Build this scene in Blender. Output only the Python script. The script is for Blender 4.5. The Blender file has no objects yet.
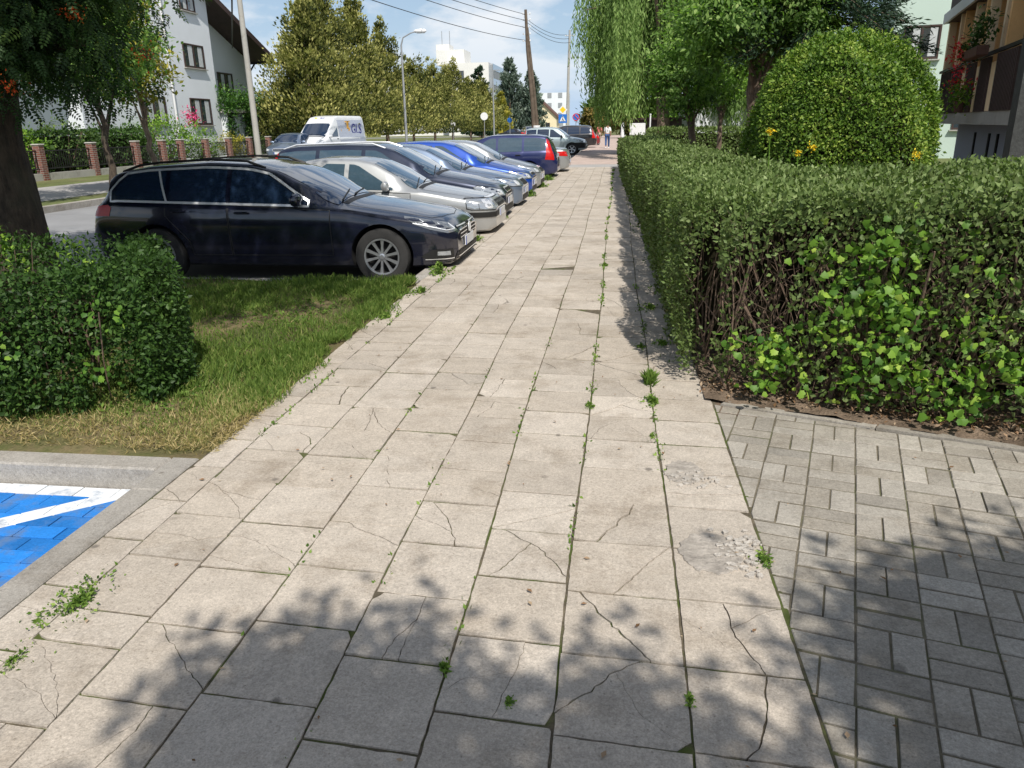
import bpy, bmesh, math, random
import numpy as np
from mathutils import Vector, Matrix, geometry
from mathutils.bvhtree import BVHTree
rng=np.random.default_rng(7); random.seed(7)
PI=math.pi; R=math.radians
sc=bpy.context.scene; COL=sc.collection
# ------------------------------------------------------------------ materials
def _nt(name):
    m=bpy.data.materials.new(name); m.use_nodes=True; nt=m.node_tree; nt.nodes.clear()
    return m,nt
def _n(nt,t,**k):
    n=nt.nodes.new(t)
    for a,v in k.items():
        if a.startswith('_'): setattr(n,a[1:],v)
        else: n.inputs[a].default_value=v
    return n
def _noise(nt,scale,detail=4,rough=.55,co=None):
    n=_n(nt,'ShaderNodeTexNoise'); n.inputs['Scale'].default_value=scale
    n.inputs['Detail'].default_value=detail; n.inputs['Roughness'].default_value=rough
    if co: nt.links.new(co,n.inputs['Vector'])
    return n
def _ramp(nt,fac,stops):
    r=_n(nt,'ShaderNodeValToRGB'); e=r.color_ramp.elements
    while len(e)<len(stops): e.new(.5)
    for i,(p,c) in enumerate(stops):
        e[i].position=p; e[i].color=(*c,1) if len(c)==3 else c
    nt.links.new(fac,r.inputs[0]); return r
def _mix(nt,a,b,fac,mode='MIX'):
    m=_n(nt,'ShaderNodeMix',_data_type='RGBA',_blend_type=mode)
    for s,v in ((6,a),(7,b),(0,fac)):
        if isinstance(v,(int,float)): m.inputs[s].default_value=v
        elif isinstance(v,tuple): m.inputs[s].default_value=(*v,1)
        else: nt.links.new(v,m.inputs[s])
    return m.outputs[2]
def _bump(nt,h,strength,dist=.01):
    b=_n(nt,'ShaderNodeBump'); b.inputs['Strength'].default_value=strength; b.inputs['Distance'].default_value=dist
    nt.links.new(h,b.inputs['Height']); return b.outputs[0]
def c3(c): return (c,c,c) if isinstance(c,(int,float)) else c
def mat(name,col,rough=.7,metal=0,var=.18,scale=8,fine=90,bump=.15,bd=.01,spec=.5,attr=0,coat=0,dirt=None):
    """general surface: base colour varied by two noises, bump, optional per-face attribute"""
    col=c3(col); m,nt=_nt(name); out=_n(nt,'ShaderNodeOutputMaterial'); p=_n(nt,'ShaderNodeBsdfPrincipled')
    tc=_n(nt,'ShaderNodeTexCoord').outputs['Object']
    a=_noise(nt,scale,5,.6,tc); b=_noise(nt,fine,3,.6,tc)
    lo=tuple(x*(1-var) for x in col); hi=tuple(min(1,x*(1+var)) for x in col)
    r=_ramp(nt,a.outputs[0],[(.3,lo),(.7,hi)]); r2=_ramp(nt,b.outputs[0],[(.3,(1-var*.7,)*3),(.7,(1+var*.5,)*3)])
    c=_mix(nt,r.outputs[0],r2.outputs[0],1.0,'MULTIPLY')
    if attr:
        at=_n(nt,'ShaderNodeAttribute',_attribute_name='rnd')
        rr=_ramp(nt,at.outputs['Fac'],[(0,(1-attr,)*3),(1,(1+attr,)*3)])
        c=_mix(nt,c,rr.outputs[0],1.0,'MULTIPLY')
    if dirt:
        d=_noise(nt,dirt[0],6,.65,tc); dr=_ramp(nt,d.outputs[0],[(dirt[1],(0,0,0)),(dirt[2],(1,1,1))])
        c=_mix(nt,c,dirt[3],dr.outputs[0])
    nt.links.new(c,p.inputs['Base Color'])
    p.inputs['Roughness'].default_value=rough; p.inputs['Metallic'].default_value=metal
    p.inputs['Specular IOR Level'].default_value=spec; p.inputs['Coat Weight'].default_value=coat
    p.inputs['Coat Roughness'].default_value=.04
    if bump: nt.links.new(_bump(nt,b.outputs[0],bump,bd),p.inputs['Normal'])
    nt.links.new(p.outputs[0],out.inputs[0]); return m
def paint(name,col,metal=.35,rough=.32,coat=1.0):
    m,nt=_nt(name); out=_n(nt,'ShaderNodeOutputMaterial'); p=_n(nt,'ShaderNodeBsdfPrincipled')
    tc=_n(nt,'ShaderNodeTexCoord').outputs['Object']
    d=_noise(nt,1.7,5,.6,tc); dr=_ramp(nt,d.outputs[0],[(.35,col),(.75,tuple(x*.88+.012 for x in col))])
    g=_n(nt,'ShaderNodeSeparateXYZ'); nt.links.new(tc,g.inputs[0])
    # road dust low down on the body
    mr=_n(nt,'ShaderNodeMapRange'); nt.links.new(g.outputs[2],mr.inputs[0])
    mr.inputs[1].default_value=.15; mr.inputs[2].default_value=.55; mr.inputs[3].default_value=.05; mr.inputs[4].default_value=0
    c=_mix(nt,dr.outputs[0],(.16,.145,.125),mr.outputs[0])
    nt.links.new(c,p.inputs['Base Color']); p.inputs['Metallic'].default_value=metal
    rr=_ramp(nt,d.outputs[0],[(.3,(rough,)*3),(.8,(rough+.14,)*3)]); nt.links.new(rr.outputs[0],p.inputs['Roughness'])
    p.inputs['Coat Weight'].default_value=coat; p.inputs['Coat Roughness'].default_value=.05
    nt.links.new(p.outputs[0],out.inputs[0]); return m
def simple(name,col,rough=.5,metal=0,spec=.5,coat=0,trans=0,ior=1.45,emit=None):
    m,nt=_nt(name); out=_n(nt,'ShaderNodeOutputMaterial'); p=_n(nt,'ShaderNodeBsdfPrincipled')
    tc=_n(nt,'ShaderNodeTexCoord').outputs['Object']; d=_noise(nt,14,4,.6,tc)
    col=c3(col); dr=_ramp(nt,d.outputs[0],[(.3,tuple(x*.9 for x in col)),(.7,tuple(min(1,x*1.08) for x in col))])
    nt.links.new(dr.outputs[0],p.inputs['Base Color']); p.inputs['Roughness'].default_value=rough
    p.inputs['Metallic'].default_value=metal; p.inputs['Specular IOR Level'].default_value=spec
    p.inputs['Coat Weight'].default_value=coat; p.inputs['Coat Roughness'].default_value=.03
    p.inputs['Transmission Weight'].default_value=trans; p.inputs['IOR'].default_value=ior
    nt.links.new(p.outputs[0],out.inputs[0]); return m
def leafmat(name,dark,mid,light,trans=.3,rough=.5,spec=.35):
    m,nt=_nt(name); out=_n(nt,'ShaderNodeOutputMaterial'); p=_n(nt,'ShaderNodeBsdfPrincipled')
    at=_n(nt,'ShaderNodeAttribute',_attribute_name='rnd')
    r=_ramp(nt,at.outputs['Fac'],[(0,dark),(.5,mid),(1,light)])
    nt.links.new(r.outputs[0],p.inputs['Base Color']); p.inputs['Roughness'].default_value=rough
    p.inputs['Specular IOR Level'].default_value=spec
    t=_n(nt,'ShaderNodeBsdfTranslucent'); b=_mix(nt,r.outputs[0],(1.0,1.25,.45),1.0,'MULTIPLY')
    nt.links.new(b,t.inputs[0])
    mx=_n(nt,'ShaderNodeMixShader'); mx.inputs[0].default_value=trans
    nt.links.new(p.outputs[0],mx.inputs[1]); nt.links.new(t.outputs[0],mx.inputs[2]); nt.links.new(mx.outputs[0],out.inputs[0])
    return m
def barkmat(name,a,b,scale=6):
    m,nt=_nt(name); out=_n(nt,'ShaderNodeOutputMaterial'); p=_n(nt,'ShaderNodeBsdfPrincipled')
    tc=_n(nt,'ShaderNodeTexCoord').outputs['Object']; mp=_n(nt,'ShaderNodeMapping'); mp.inputs['Scale'].default_value=(1,1,.28)
    nt.links.new(tc,mp.inputs[0]); n=_noise(nt,scale*3,7,.7,mp.outputs[0]); n2=_noise(nt,2.3,3,.5,tc)
    r=_ramp(nt,n.outputs[0],[(.33,a),(.68,b)]); g=_ramp(nt,n2.outputs[0],[(.5,(0,0,0)),(.75,(.6,.6,.6))])
    c=_mix(nt,r.outputs[0],(.07,.08,.045),g.outputs[0]); nt.links.new(c,p.inputs['Base Color'])
    p.inputs['Roughness'].default_value=.9; nt.links.new(_bump(nt,n.outputs[0],1.0,.05),p.inputs['Normal'])
    nt.links.new(p.outputs[0],out.inputs[0]); return m
M={}
def brickmat(name):
    m,nt=_nt(name); out=_n(nt,'ShaderNodeOutputMaterial'); p=_n(nt,'ShaderNodeBsdfPrincipled')
    tc=_n(nt,'ShaderNodeTexCoord').outputs['Object']
    s=_n(nt,'ShaderNodeSeparateXYZ'); nt.links.new(tc,s.inputs[0]); ad=_n(nt,'ShaderNodeMath'); nt.links.new(s.outputs[0],ad.inputs[0]); nt.links.new(s.outputs[1],ad.inputs[1])
    cb=_n(nt,'ShaderNodeCombineXYZ'); nt.links.new(ad.outputs[0],cb.inputs[0]); nt.links.new(s.outputs[2],cb.inputs[1])
    b=_n(nt,'ShaderNodeTexBrick'); nt.links.new(cb.outputs[0],b.inputs['Vector'])
    b.inputs['Scale'].default_value=1; b.inputs['Brick Width'].default_value=.25; b.inputs['Row Height'].default_value=.075; b.inputs['Mortar Size'].default_value=.008
    b.inputs['Color1'].default_value=(.21,.07,.045,1); b.inputs['Color2'].default_value=(.13,.045,.035,1); b.inputs['Mortar'].default_value=(.3,.28,.25,1)
    nt.links.new(b.outputs[0],p.inputs['Base Color']); p.inputs['Roughness'].default_value=.85
    nt.links.new(p.outputs[0],out.inputs[0]); return m
def stone(name,col,attr,spots,spotcol):
    m,nt=_nt(name); out=_n(nt,'ShaderNodeOutputMaterial'); p=_n(nt,'ShaderNodeBsdfPrincipled'); tc=_n(nt,'ShaderNodeTexCoord').outputs['Object']
    big=_noise(nt,.9,4,.6,tc); mid=_noise(nt,9,6,.7,tc); fin=_noise(nt,62,4,.8,tc); gr=_noise(nt,150,2,.8,tc)
    c=_ramp(nt,big.outputs[0],[(.3,tuple(x*.90 for x in col)),(.55,col),(.75,tuple(x*1.08 for x in col))]).outputs[0]
    for n_,a_ in((mid,.15),(fin,.27),(gr,.24)):
        c=_mix(nt,c,_ramp(nt,n_.outputs[0],[(.28,(1-a_,)*3),(.72,(1+a_*.7,)*3)]).outputs[0],1.0,'MULTIPLY')
    at=_n(nt,'ShaderNodeAttribute',_attribute_name='rnd')
    c=_mix(nt,c,_ramp(nt,at.outputs['Fac'],[(0,(1-attr,)*3),(.35,(1-attr*.2,1-attr*.3,1-attr*.45)),(.7,(1+attr*.3,)*3),(1,(1+attr,)*3)]).outputs[0],1.0,'MULTIPLY')
    st=_noise(nt,2.6,7,.72,tc); c=_mix(nt,c,(.70,.67,.63),_ramp(nt,st.outputs[0],[(.50,(0,0,0)),(.68,(.85,.85,.85))]).outputs[0],'MULTIPLY')
    pv=_n(nt,'ShaderNodeTexVoronoi'); pv.inputs['Scale'].default_value=38; nt.links.new(tc,pv.inputs['Vector']); c=_mix(nt,c,(.45,.42,.38),_ramp(nt,pv.outputs['Distance'],[(.05,(.6,.6,.6)),(.16,(0,0,0))]).outputs[0],'MULTIPLY')
    vo=_n(nt,'ShaderNodeTexVoronoi'); vo.inputs['Scale'].default_value=spots; nt.links.new(tc,vo.inputs['Vector'])
    wn=_ramp(nt,vo.outputs['Distance'],[(.055,(1,1,1)),(.10,(0,0,0))]); sel=_n(nt,'ShaderNodeSeparateColor'); nt.links.new(vo.outputs['Color'],sel.inputs[0])
    sr=_ramp(nt,sel.outputs[0],[(.62,(0,0,0)),(.66,(.7,.7,.7))]); f_=_mix(nt,wn.outputs[0],sr.outputs[0],1.0,'MULTIPLY'); c=_mix(nt,c,spotcol,f_)
    nt.links.new(c,p.inputs['Base Color']); p.inputs['Roughness'].default_value=.9; p.inputs['Specular IOR Level'].default_value=.25
    ad=_mix(nt,mid.outputs[0],fin.outputs[0],.6); nt.links.new(_bump(nt,ad,.9,.006),p.inputs['Normal']); nt.links.new(p.outputs[0],out.inputs[0]); return m
M['slab']=stone('slab concrete',(.51,.452,.385),.15,4.5,(.12,.105,.09))
M['kerb']=stone('kerb concrete',(.385,.36,.325),.10,6,(.14,.12,.10))
M['paver']=stone('grey paving block',(.365,.335,.29),.20,3,(.10,.09,.08))
M['redpaver']=mat('reddish paving',(.47,.37,.32),.9,0,.14,1.3,60,.2,.004,.3,attr=.12)
M['soil']=mat('joint soil',(.12,.10,.07),.95,0,.4,9,60,.6,.01,.2,dirt=(3.5,.46,.58,(.075,.095,.025)))
M['sand']=mat('sandy mossy joints',(.15,.13,.095),.95,0,.3,7,60,.6,.01,.2,dirt=(2.2,.50,.66,(.10,.11,.05)))
M['mortar']=mat('grey mortar patch',(.345,.31,.27),.95,0,.30,9,50,.9,.01,.2)
M['rubble']=mat('pale concrete crumbs',(.47,.43,.38),.95,0,.25,20,90,.9,.01,.2)
M['bed']=mat('hedge bed soil',(.19,.14,.10),.95,0,.4,6,70,.9,.02,.2)
M['blue']=mat('blue paint on pavers',(.022,.20,.60),.75,0,.22,3,90,.5,.004,.25,attr=.22,dirt=(6,.50,.68,(.10,.18,.34)))
M['whitepaint']=mat('white road paint',(.72,.74,.76),.75,0,.14,4,90,.5,.004,.25,attr=.08,dirt=(11,.52,.64,(.40,.44,.50)))
M['asphalt']=mat('old sunbleached asphalt',(.27,.27,.275),.9,0,.12,.8,150,.5,.006,.3,dirt=(.5,.5,.75,(.20,.20,.205)))
M['lane']=mat('parking bay paving',(.17,.165,.155),.92,0,.2,1.2,120,.5,.006,.3)
M['ground']=mat('summer grass ground',(.13,.15,.055),.95,0,.35,.6,12,.6,.05,.2,dirt=(.25,.5,.7,(.17,.14,.08)))
M['lawn']=mat('dry verge earth',(.17,.135,.07),.95,0,.35,3,50,.8,.02,.2,dirt=(1.5,.48,.6,(.07,.085,.025)))
M['farpath']=mat('far pavement',(.36,.345,.33),.9,0,.14,1,40,.3,.004,.3)
M['plaster']=mat('white plaster',(.74,.77,.80),.9,0,.04,.6,40,.15,.004,.2)
M['render']=mat('cream plaster',(.74,.73,.70),.9,0,.05,.4,10,.1,.004,.2)
M['greywall']=mat('grey wall panels',(.30,.32,.34),.8,0,.15,.5,4,0,.004,.3)
M['mint']=mat('mint plaster',(.52,.63,.56),.9,0,.04,.5,40,.1,.004,.2)
M['yellowwall']=mat('pale yellow plaster',(.78,.68,.45),.9,0,.04,.5,40,.1,.004,.2)
M['roofbrown']=mat('dark brown boards',(.055,.032,.028),.6,0,.2,2,40,.2,.004,.4)
M['rooftile']=mat('roof tiles',(.13,.07,.05),.75,0,.2,2,20,.5,.02,.3)
M['frame']=mat('brown window frame',(.06,.035,.03),.45,0,.1,6,60,0,.004,.5)
M['whiteframe']=mat('white window frame',(.7,.7,.7),.4,0,.05,6,60,0)
M['pane']=simple('window glass',(.035,.05,.06),.04,0,.9,1.0)
M['curtain']=mat('net curtain',(.5,.52,.52),.8,0,.12,9,60,0)
M['brick']=brickmat('red brick')
M['conc']=mat('weathered concrete',(.40,.385,.35),.9,0,.14,1.5,60,.3,.005,.3,dirt=(3,.55,.75,(.25,.23,.2)))
M['metalgrey']=mat('galvanised steel',(.42,.43,.44),.5,.6,.1,4,60,.05)
M['darkmetal']=mat('dark iron',(.03,.028,.027),.5,.4,.15,8,60,.05)
M['wood']=mat('tarred pole wood',(.13,.10,.075),.9,0,.3,3,40,.5,.01,.2)
M['tan']=mat('tan loggia plaster',(.95,.58,.26),.9,0,.07,.8,30,.15,.004,.2)
M['post']=mat('pale loggia post',(.92,.70,.44),.85,0,.08,1,30,.1)
M['slate']=mat('dark brown balcony board',(.075,.05,.045),.7,0,.25,3,30,.2)
M['basement']=mat('grey blue plaster',(.33,.35,.41),.9,0,.06,.7,30,.15)
M['stone']=mat('dark flecked stone',(.045,.048,.045),.75,0,.4,12,60,.4)
M['black']=simple('black plastic',.018,.55)
M['tyre']=mat('tyre rubber',(.035,.034,.033),.85,0,.25,5,80,.3,.004,.3)
M['alloy']=simple('alloy rim',(.55,.56,.58),.28,.8)
M['hub']=simple('grey hubcap',(.38,.39,.4),.4,.6)
M['chrome']=simple('chrome',(.92,.93,.95),.28,.55)
M['glass']=simple('car glass',(.012,.024,.05),.03,0,1.0,1.0)
M['glasslight']=simple('pale car glass',(.045,.078,.105),.04,0,1.0,1.0)
M['lamp']=simple('headlight glass',(.42,.45,.48),.08,.45,.9,1.0)
M['lampdark']=simple('dark headlight glass',(.16,.17,.18),.06,.2,.9,1.0)
M['led']=simple('white led strip',(.85,.88,.92),.15,.1,.8,1.0)
M['red']=simple('red tail lamp',(.55,.012,.010),.25,0,.4,.25)
M['orange']=simple('orange indicator',(.7,.2,.02),.15,0,.8,1.0)
M['plate']=simple('number plate',(.68,.69,.70),.4)
M['plateblue']=simple('plate blue band',(.02,.07,.4),.4)
M['arch']=simple('wheel arch black',.01,.9)
M['navy']=paint('navy paint',(.003,.005,.019),.1,.14)
M['navy2']=paint('dark blue grey paint',(.014,.022,.05),.45,.28)
M['silver']=paint('light silver paint',(.47,.48,.48),.55,.33)
M['bluesilver']=paint('blue silver paint',(.20,.26,.36),.6,.32)
M['brightblue']=paint('bright blue paint',(.008,.07,.42),.3,.28)
M['focusblue']=paint('dark blue paint',(.012,.02,.10),.35,.3)
M['greysilver']=paint('silver grey paint',(.40,.42,.43),.55,.33)
M['tealsilver']=paint('pale teal silver paint',(.42,.50,.51),.5,.34)
M['blackp']=paint('black paint',(.010,.010,.014),.3,.28)
M['redp']=paint('dark red paint',(.25,.012,.02),.3,.3)
M['white']=paint('white van paint',(.74,.76,.78),.0,.35,.6)
M['vanpanel']=simple('van pale side wrap',(.42,.46,.55),.4)
M['gold']=simple('gold lettering',(.75,.40,.06),.5)
M['navytext']=simple('blue lettering',(.04,.05,.25),.5)
M['lime']=simple('lime lettering',(.7,.75,.1),.5)
M['yellow']=simple('sign yellow',(.85,.58,.02),.5)
M['signwhite']=simple('sign white',(.78,.78,.78),.5)
M['signblue']=simple('sign blue',(.02,.16,.55),.5)
M['signred']=simple('sign red',(.6,.03,.04),.5)
M['skin']=simple('skin',(.52,.30,.21),.6)
M['wshirt']=mat('white shirt cloth',(.78,.78,.78),.9,0,.05,9,50,.1)
M['rshirt']=mat('salmon shirt cloth',(.60,.16,.15),.9,0,.1,9,50,.1)
M['jeans']=mat('blue jeans cloth',(.04,.09,.22),.9,0,.2,12,60,.1)
M['beigecloth']=mat('beige trousers cloth',(.45,.36,.28),.9,0,.1,12,60,.1)
M['hair']=mat('brown hair',(.07,.045,.03),.7,0,.2,20,60,.2)
M['bark']=barkmat('old rough bark',(.030,.022,.016),(.115,.085,.06))
M['bark2']=barkmat('brown bark',(.10,.07,.05),(.30,.22,.16))
M['twig']=mat('bare hedge twigs',(.15,.10,.07),.85,0,.3,7,60,.2)
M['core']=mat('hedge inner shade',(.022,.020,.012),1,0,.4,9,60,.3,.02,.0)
M['petalorange']=leafmat('orange berries',(.5,.05,.01),(.75,.09,.02),(.9,.2,.04),.1)
M['petalyellow']=leafmat('yellow petals',(.75,.42,.01),(.9,.62,.02),(.95,.75,.05),.2)
M['petalpink']=leafmat('pink petals',(.5,.02,.15),(.7,.05,.22),(.85,.15,.35),.2)
M['petalred']=leafmat('red petals',(.45,.01,.02),(.7,.02,.04),(.85,.08,.08),.2)
M['l_hedge']=leafmat('privet hedge leaves',(.058,.060,.020),(.135,.200,.058),(.32,.39,.16),.26,.5,.22)
M['l_shrub']=leafmat('dark shrub leaves',(.016,.038,.008),(.048,.105,.020),(.13,.22,.05),.25,.5,.25)
M['l_rowan']=leafmat('rowan leaves',(.014,.036,.012),(.050,.105,.028),(.17,.27,.06),.32,.5,.3)
M['l_maple']=leafmat('fresh maple leaves',(.045,.12,.015),(.165,.31,.035),(.42,.55,.09),.3,.5,.3)
M['l_dome']=leafmat('clipped box leaves',(.034,.075,.010),(.125,.225,.028),(.34,.42,.08),.25,.5,.25)
M['l_willow']=leafmat('willow leaves',(.045,.085,.02),(.20,.31,.085),(.46,.56,.22),.4,.6,.2)
M['l_lime']=leafmat('lime tree leaves',(.04,.085,.02),(.19,.32,.08),(.45,.58,.20),.5,.55,.25)
M['l_thuja']=leafmat('golden thuja foliage',(.03,.045,.016),(.20,.21,.055),(.52,.48,.17),.25,.7,.2)
M['l_spruce']=leafmat('blue spruce needles',(.04,.06,.045),(.13,.18,.14),(.26,.31,.25),.1,.7,.2)
M['l_dark']=leafmat('dark spruce needles',(.010,.024,.014),(.032,.065,.036),(.08,.13,.075),.1,.7,.2)
M['l_bush']=leafmat('bright garden leaves',(.06,.13,.015),(.16,.30,.035),(.34,.48,.07),.35,.5,.3)
M['l_yellow']=leafmat('yellowing leaves',(.10,.11,.02),(.34,.31,.05),(.60,.50,.10),.35,.6,.2)
M['l_autumn']=leafmat('rusty leaves',(.06,.07,.02),(.20,.17,.05),(.36,.22,.07),.3,.6,.2)
M['l_ivy']=leafmat('vine leaves',(.020,.055,.012),(.060,.15,.03),(.15,.27,.06),.3,.5,.3)
M['l_mid']=leafmat('mid green tree leaves',(.025,.055,.015),(.075,.13,.035),(.18,.25,.07),.3,.6,.2)
M['grass']=leafmat('verge grass blades',(.085,.15,.030),(.21,.29,.065),(.54,.45,.22),.4,.6,.2)
M['drygrass']=leafmat('dry straw grass',(.22,.18,.06),(.42,.33,.15),(.55,.44,.24),.3,.8,.1)
M['weed']=leafmat('crack weeds',(.05,.10,.015),(.14,.24,.04),(.28,.38,.09),.3,.6,.2)
M['litter']=leafmat('dry leaf litter',(.14,.08,.04),(.28,.17,.10),(.42,.32,.22),.1,.9,.1)
# ------------------------------------------------------------------ mesh helpers
def link(o,parent=None,label=None,cat=None,group=None,kind=None):
    COL.objects.link(o)
    if parent: o.parent=parent
    for k,v in (('label',label),('category',cat),('group',group),('kind',kind)):
        if v: o[k]=v
    return o
def empty(name,loc,rz=0,label=None,cat=None,group=None):
    o=bpy.data.objects.new(name,None); o.empty_display_size=.2; o.location=loc; o.rotation_euler=(0,0,rz)
    return link(o,None,label,cat,group)
def npmesh(name,V,F,m,parent=None,rnd=None,smooth=False,**k):
    """V (n,3), F list of int arrays (k,s): one array per face size"""
    me=bpy.data.meshes.new(name); V=np.asarray(V,dtype=np.float32)
    if isinstance(F,np.ndarray): F=[F]
    F=[f for f in F if len(f)]
    loops=np.concatenate([f.ravel() for f in F]).astype(np.int32)
    tot=np.concatenate([np.full(len(f),f.shape[1],np.int32) for f in F])
    me.vertices.add(len(V)); me.vertices.foreach_set('co',V.ravel())
    me.loops.add(len(loops)); me.loops.foreach_set('vertex_index',loops)
    me.polygons.add(len(tot)); st=np.zeros(len(tot),np.int32); st[1:]=np.cumsum(tot)[:-1]
    me.polygons.foreach_set('loop_start',st); me.polygons.foreach_set('loop_total',tot)
    if smooth: me.polygons.foreach_set('use_smooth',np.ones(len(tot),bool))
    if rnd is not None:
        a=me.attributes.new('rnd','FLOAT','POINT'); a.data.foreach_set('value',np.asarray(rnd,dtype=np.float32))
    me.update(calc_edges=True); me.validate()
    if m: me.materials.append(M[m] if isinstance(m,str) else m)
    return link(bpy.data.objects.new(name,me),parent,**k)
class MB:
    def __init__(s): s.v=[]; s.f=[]; s.r=[]
    def add(s,vs,fs,r=.5):
        b=len(s.v); s.v+= [tuple(v) for v in vs]; s.f+=[tuple(b+i for i in f) for f in fs]; s.r+=[r]*len(vs); return s
    def box(s,c,d,rz=0,r=.5,ch=0):
        cx,cy,cz=c; hx,hy,hz=d[0]/2,d[1]/2,d[2]/2; co,si=math.cos(rz),math.sin(rz)
        if ch:
            ch=min(ch,hx*.9,hy*.9,hz*.9); vs=[]
            for z,i in ((-hz,ch),(-hz+ch,0),(hz-ch,0),(hz,ch)):
                for x,y in ((-hx+i,-hy+i+0),(hx-i,-hy+i),(hx-i,hy-i),(-hx+i,hy-i)): vs.append((x,y,z))
            fs=[(3,2,1,0),(12,13,14,15)]
            for k in range(3):
                for j in range(4): a=k*4+j;b=k*4+(j+1)%4; fs.append((a,b,b+4,a+4))
        else:
            vs=[(x,y,z) for z in(-hz,hz) for x,y in((-hx,-hy),(hx,-hy),(hx,hy),(-hx,hy))]
            fs=[(3,2,1,0),(4,5,6,7),(0,1,5,4),(1,2,6,5),(2,3,7,6),(3,0,4,7)]
        return s.add([(cx+x*co-y*si,cy+x*si+y*co,cz+z) for x,y,z in vs],fs,r)
    def tube(s,pts,rad,n=8,r=.5,cap=True):
        pts=[Vector(p) for p in pts]; k=len(pts); rad=rad if hasattr(rad,'__len__') else [rad]*k
        base=len(s.v); prev=None; vs=[];fs=[]
        for i,p in enumerate(pts):
            t=(pts[min(i+1,k-1)]-pts[max(i-1,0)]).normalized()
            if prev is None: a=t.cross(Vector((0,0,1)) if abs(t.z)<.9 else Vector((1,0,0))).normalized()
            else: a=(prev-t*prev.dot(t)).normalized()
            prev=a; b=t.cross(a)
            for j in range(n):
                an=2*PI*j/n; vs.append(p+(a*math.cos(an)+b*math.sin(an))*rad[i])
        for i in range(k-1):
            for j in range(n): a=i*n+j;b=i*n+(j+1)%n; fs.append((a,b,b+n,a+n))
        if cap: fs.append(tuple(range(n))[::-1]); fs.append(tuple((k-1)*n+j for j in range(n)))
        return s.add(vs,fs,r)
    def prism(s,poly,z0,z1,ch=0,r=.5,tilt=(0,0)):
        n=len(poly); vs=[(x,y,z0) for x,y in poly]; b0=len(s.v)
        if ch:
            cx=sum(p[0] for p in poly)/n; cy=sum(p[1] for p in poly)/n
            vs+=[(x,y,z1-ch) for x,y in poly]
            for x,y in poly:
                d=math.hypot(x-cx,y-cy) or 1; vs.append((x-(x-cx)/d*ch*1.3,y-(y-cy)/d*ch*1.3,z1))
            L=3
        else: vs+=[(x,y,z1) for x,y in poly]; L=2
        fs=[tuple(range((L-1)*n,L*n))]
        for k in range(L-1):
            for j in range(n): a=k*n+j;b=k*n+(j+1)%n; fs.append((a,b,b+n,a+n))
        if tilt!=(0,0):
            mx=sum(p[0] for p in poly)/n; my=sum(p[1] for p in poly)/n; vs=[(x,y,z if z==z0 else z+(x-mx)*tilt[0]+(y-my)*tilt[1]) for x,y,z in vs]
        return s.add(vs,fs,r)
    def lathe(s,prof,n=24,c=(0,0,0),axis='z',r=.5,cap=True):
        vs=[];fs=[];k=len(prof)
        for i,(rr,z) in enumerate(prof):
            for j in range(n):
                a=2*PI*j/n; x,y=rr*math.cos(a),rr*math.sin(a)
                p={'z':(x,y,z),'y':(x,z,y),'x':(z,x,y)}[axis]; vs.append((c[0]+p[0],c[1]+p[1],c[2]+p[2]))
        for i in range(k-1):
            for j in range(n): a=i*n+j;b=i*n+(j+1)%n; fs.append((a,b,b+n,a+n))
        if cap: fs.append(tuple(range(n))); fs.append(tuple((k-1)*n+j for j in range(n))[::-1])
        return s.add(vs,fs,r)
    def quad(s,a,b,c,d,r=.5): return s.add([a,b,c,d],[(0,1,2,3)],r)
    def build(s,name,m,parent=None,smooth=False,rnd=True,**k):
        me=bpy.data.meshes.new(name); me.from_pydata(s.v,[],s.f)
        if rnd: a=me.attributes.new('rnd','FLOAT','POINT'); a.data.foreach_set('value',s.r)
        bm=bmesh.new(); bm.from_mesh(me); bmesh.ops.recalc_face_normals(bm,faces=bm.faces); bm.to_mesh(me); bm.free()
        if smooth:
            me.polygons.foreach_set('use_smooth',[True]*len(me.polygons)); me.set_sharp_from_angle(angle=R(40))
        me.materials.append(M[m] if isinstance(m,str) else m)
        return link(bpy.data.objects.new(name,me),parent,**k)
def copy_tree(o,parent=None,**k):
    c=o.copy(); COL.objects.link(c); c.parent=parent
    for a,v in k.items(): c[a]=v
    for ch in [x for x in bpy.data.objects if x.parent==o]: copy_tree(ch,c)
    return c
# ------------------------------------------------------------------ leaf scattering
WIL=(np.array([[0,0,0],[.13,.5,.03],[0,1,0],[-.13,.5,.03]]),np.array([[0,1,2],[0,2,3]]))
OVAL=(np.array([[0,0,0],[.27,.45,.07],[0,1,0],[-.27,.45,.07]]),np.array([[0,1,2],[0,2,3]]))
NARROW=(np.array([[0,0,0],[.09,.5,.02],[0,1,0],[-.09,.5,.02]]),np.array([[0,1,2],[0,2,3]]))
BLADE=(np.array([[-.03,0,0],[.03,0,0],[.02,.55,.10],[0,1,.42]]),np.array([[0,1,2],[0,2,3]]))
def _maple():
    a=[(0,0),(.20,-.02),(.43,-.06),(.44,.16),(.60,.38),(.44,.50),(.38,.68),(.20,.76),(0,1.0),(-.20,.76),(-.38,.68),(-.44,.50),(-.60,.38),(-.44,.16),(-.43,-.06),(-.20,-.02)]
    v=[(0,.35,.06)]+[(x,y,-.10*abs(x)) for x,y in a]; n=len(a)
    return np.array(v),np.array([[0,1+i,1+(i+1)%n] for i in range(n)])
MAPLE=_maple()
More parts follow.
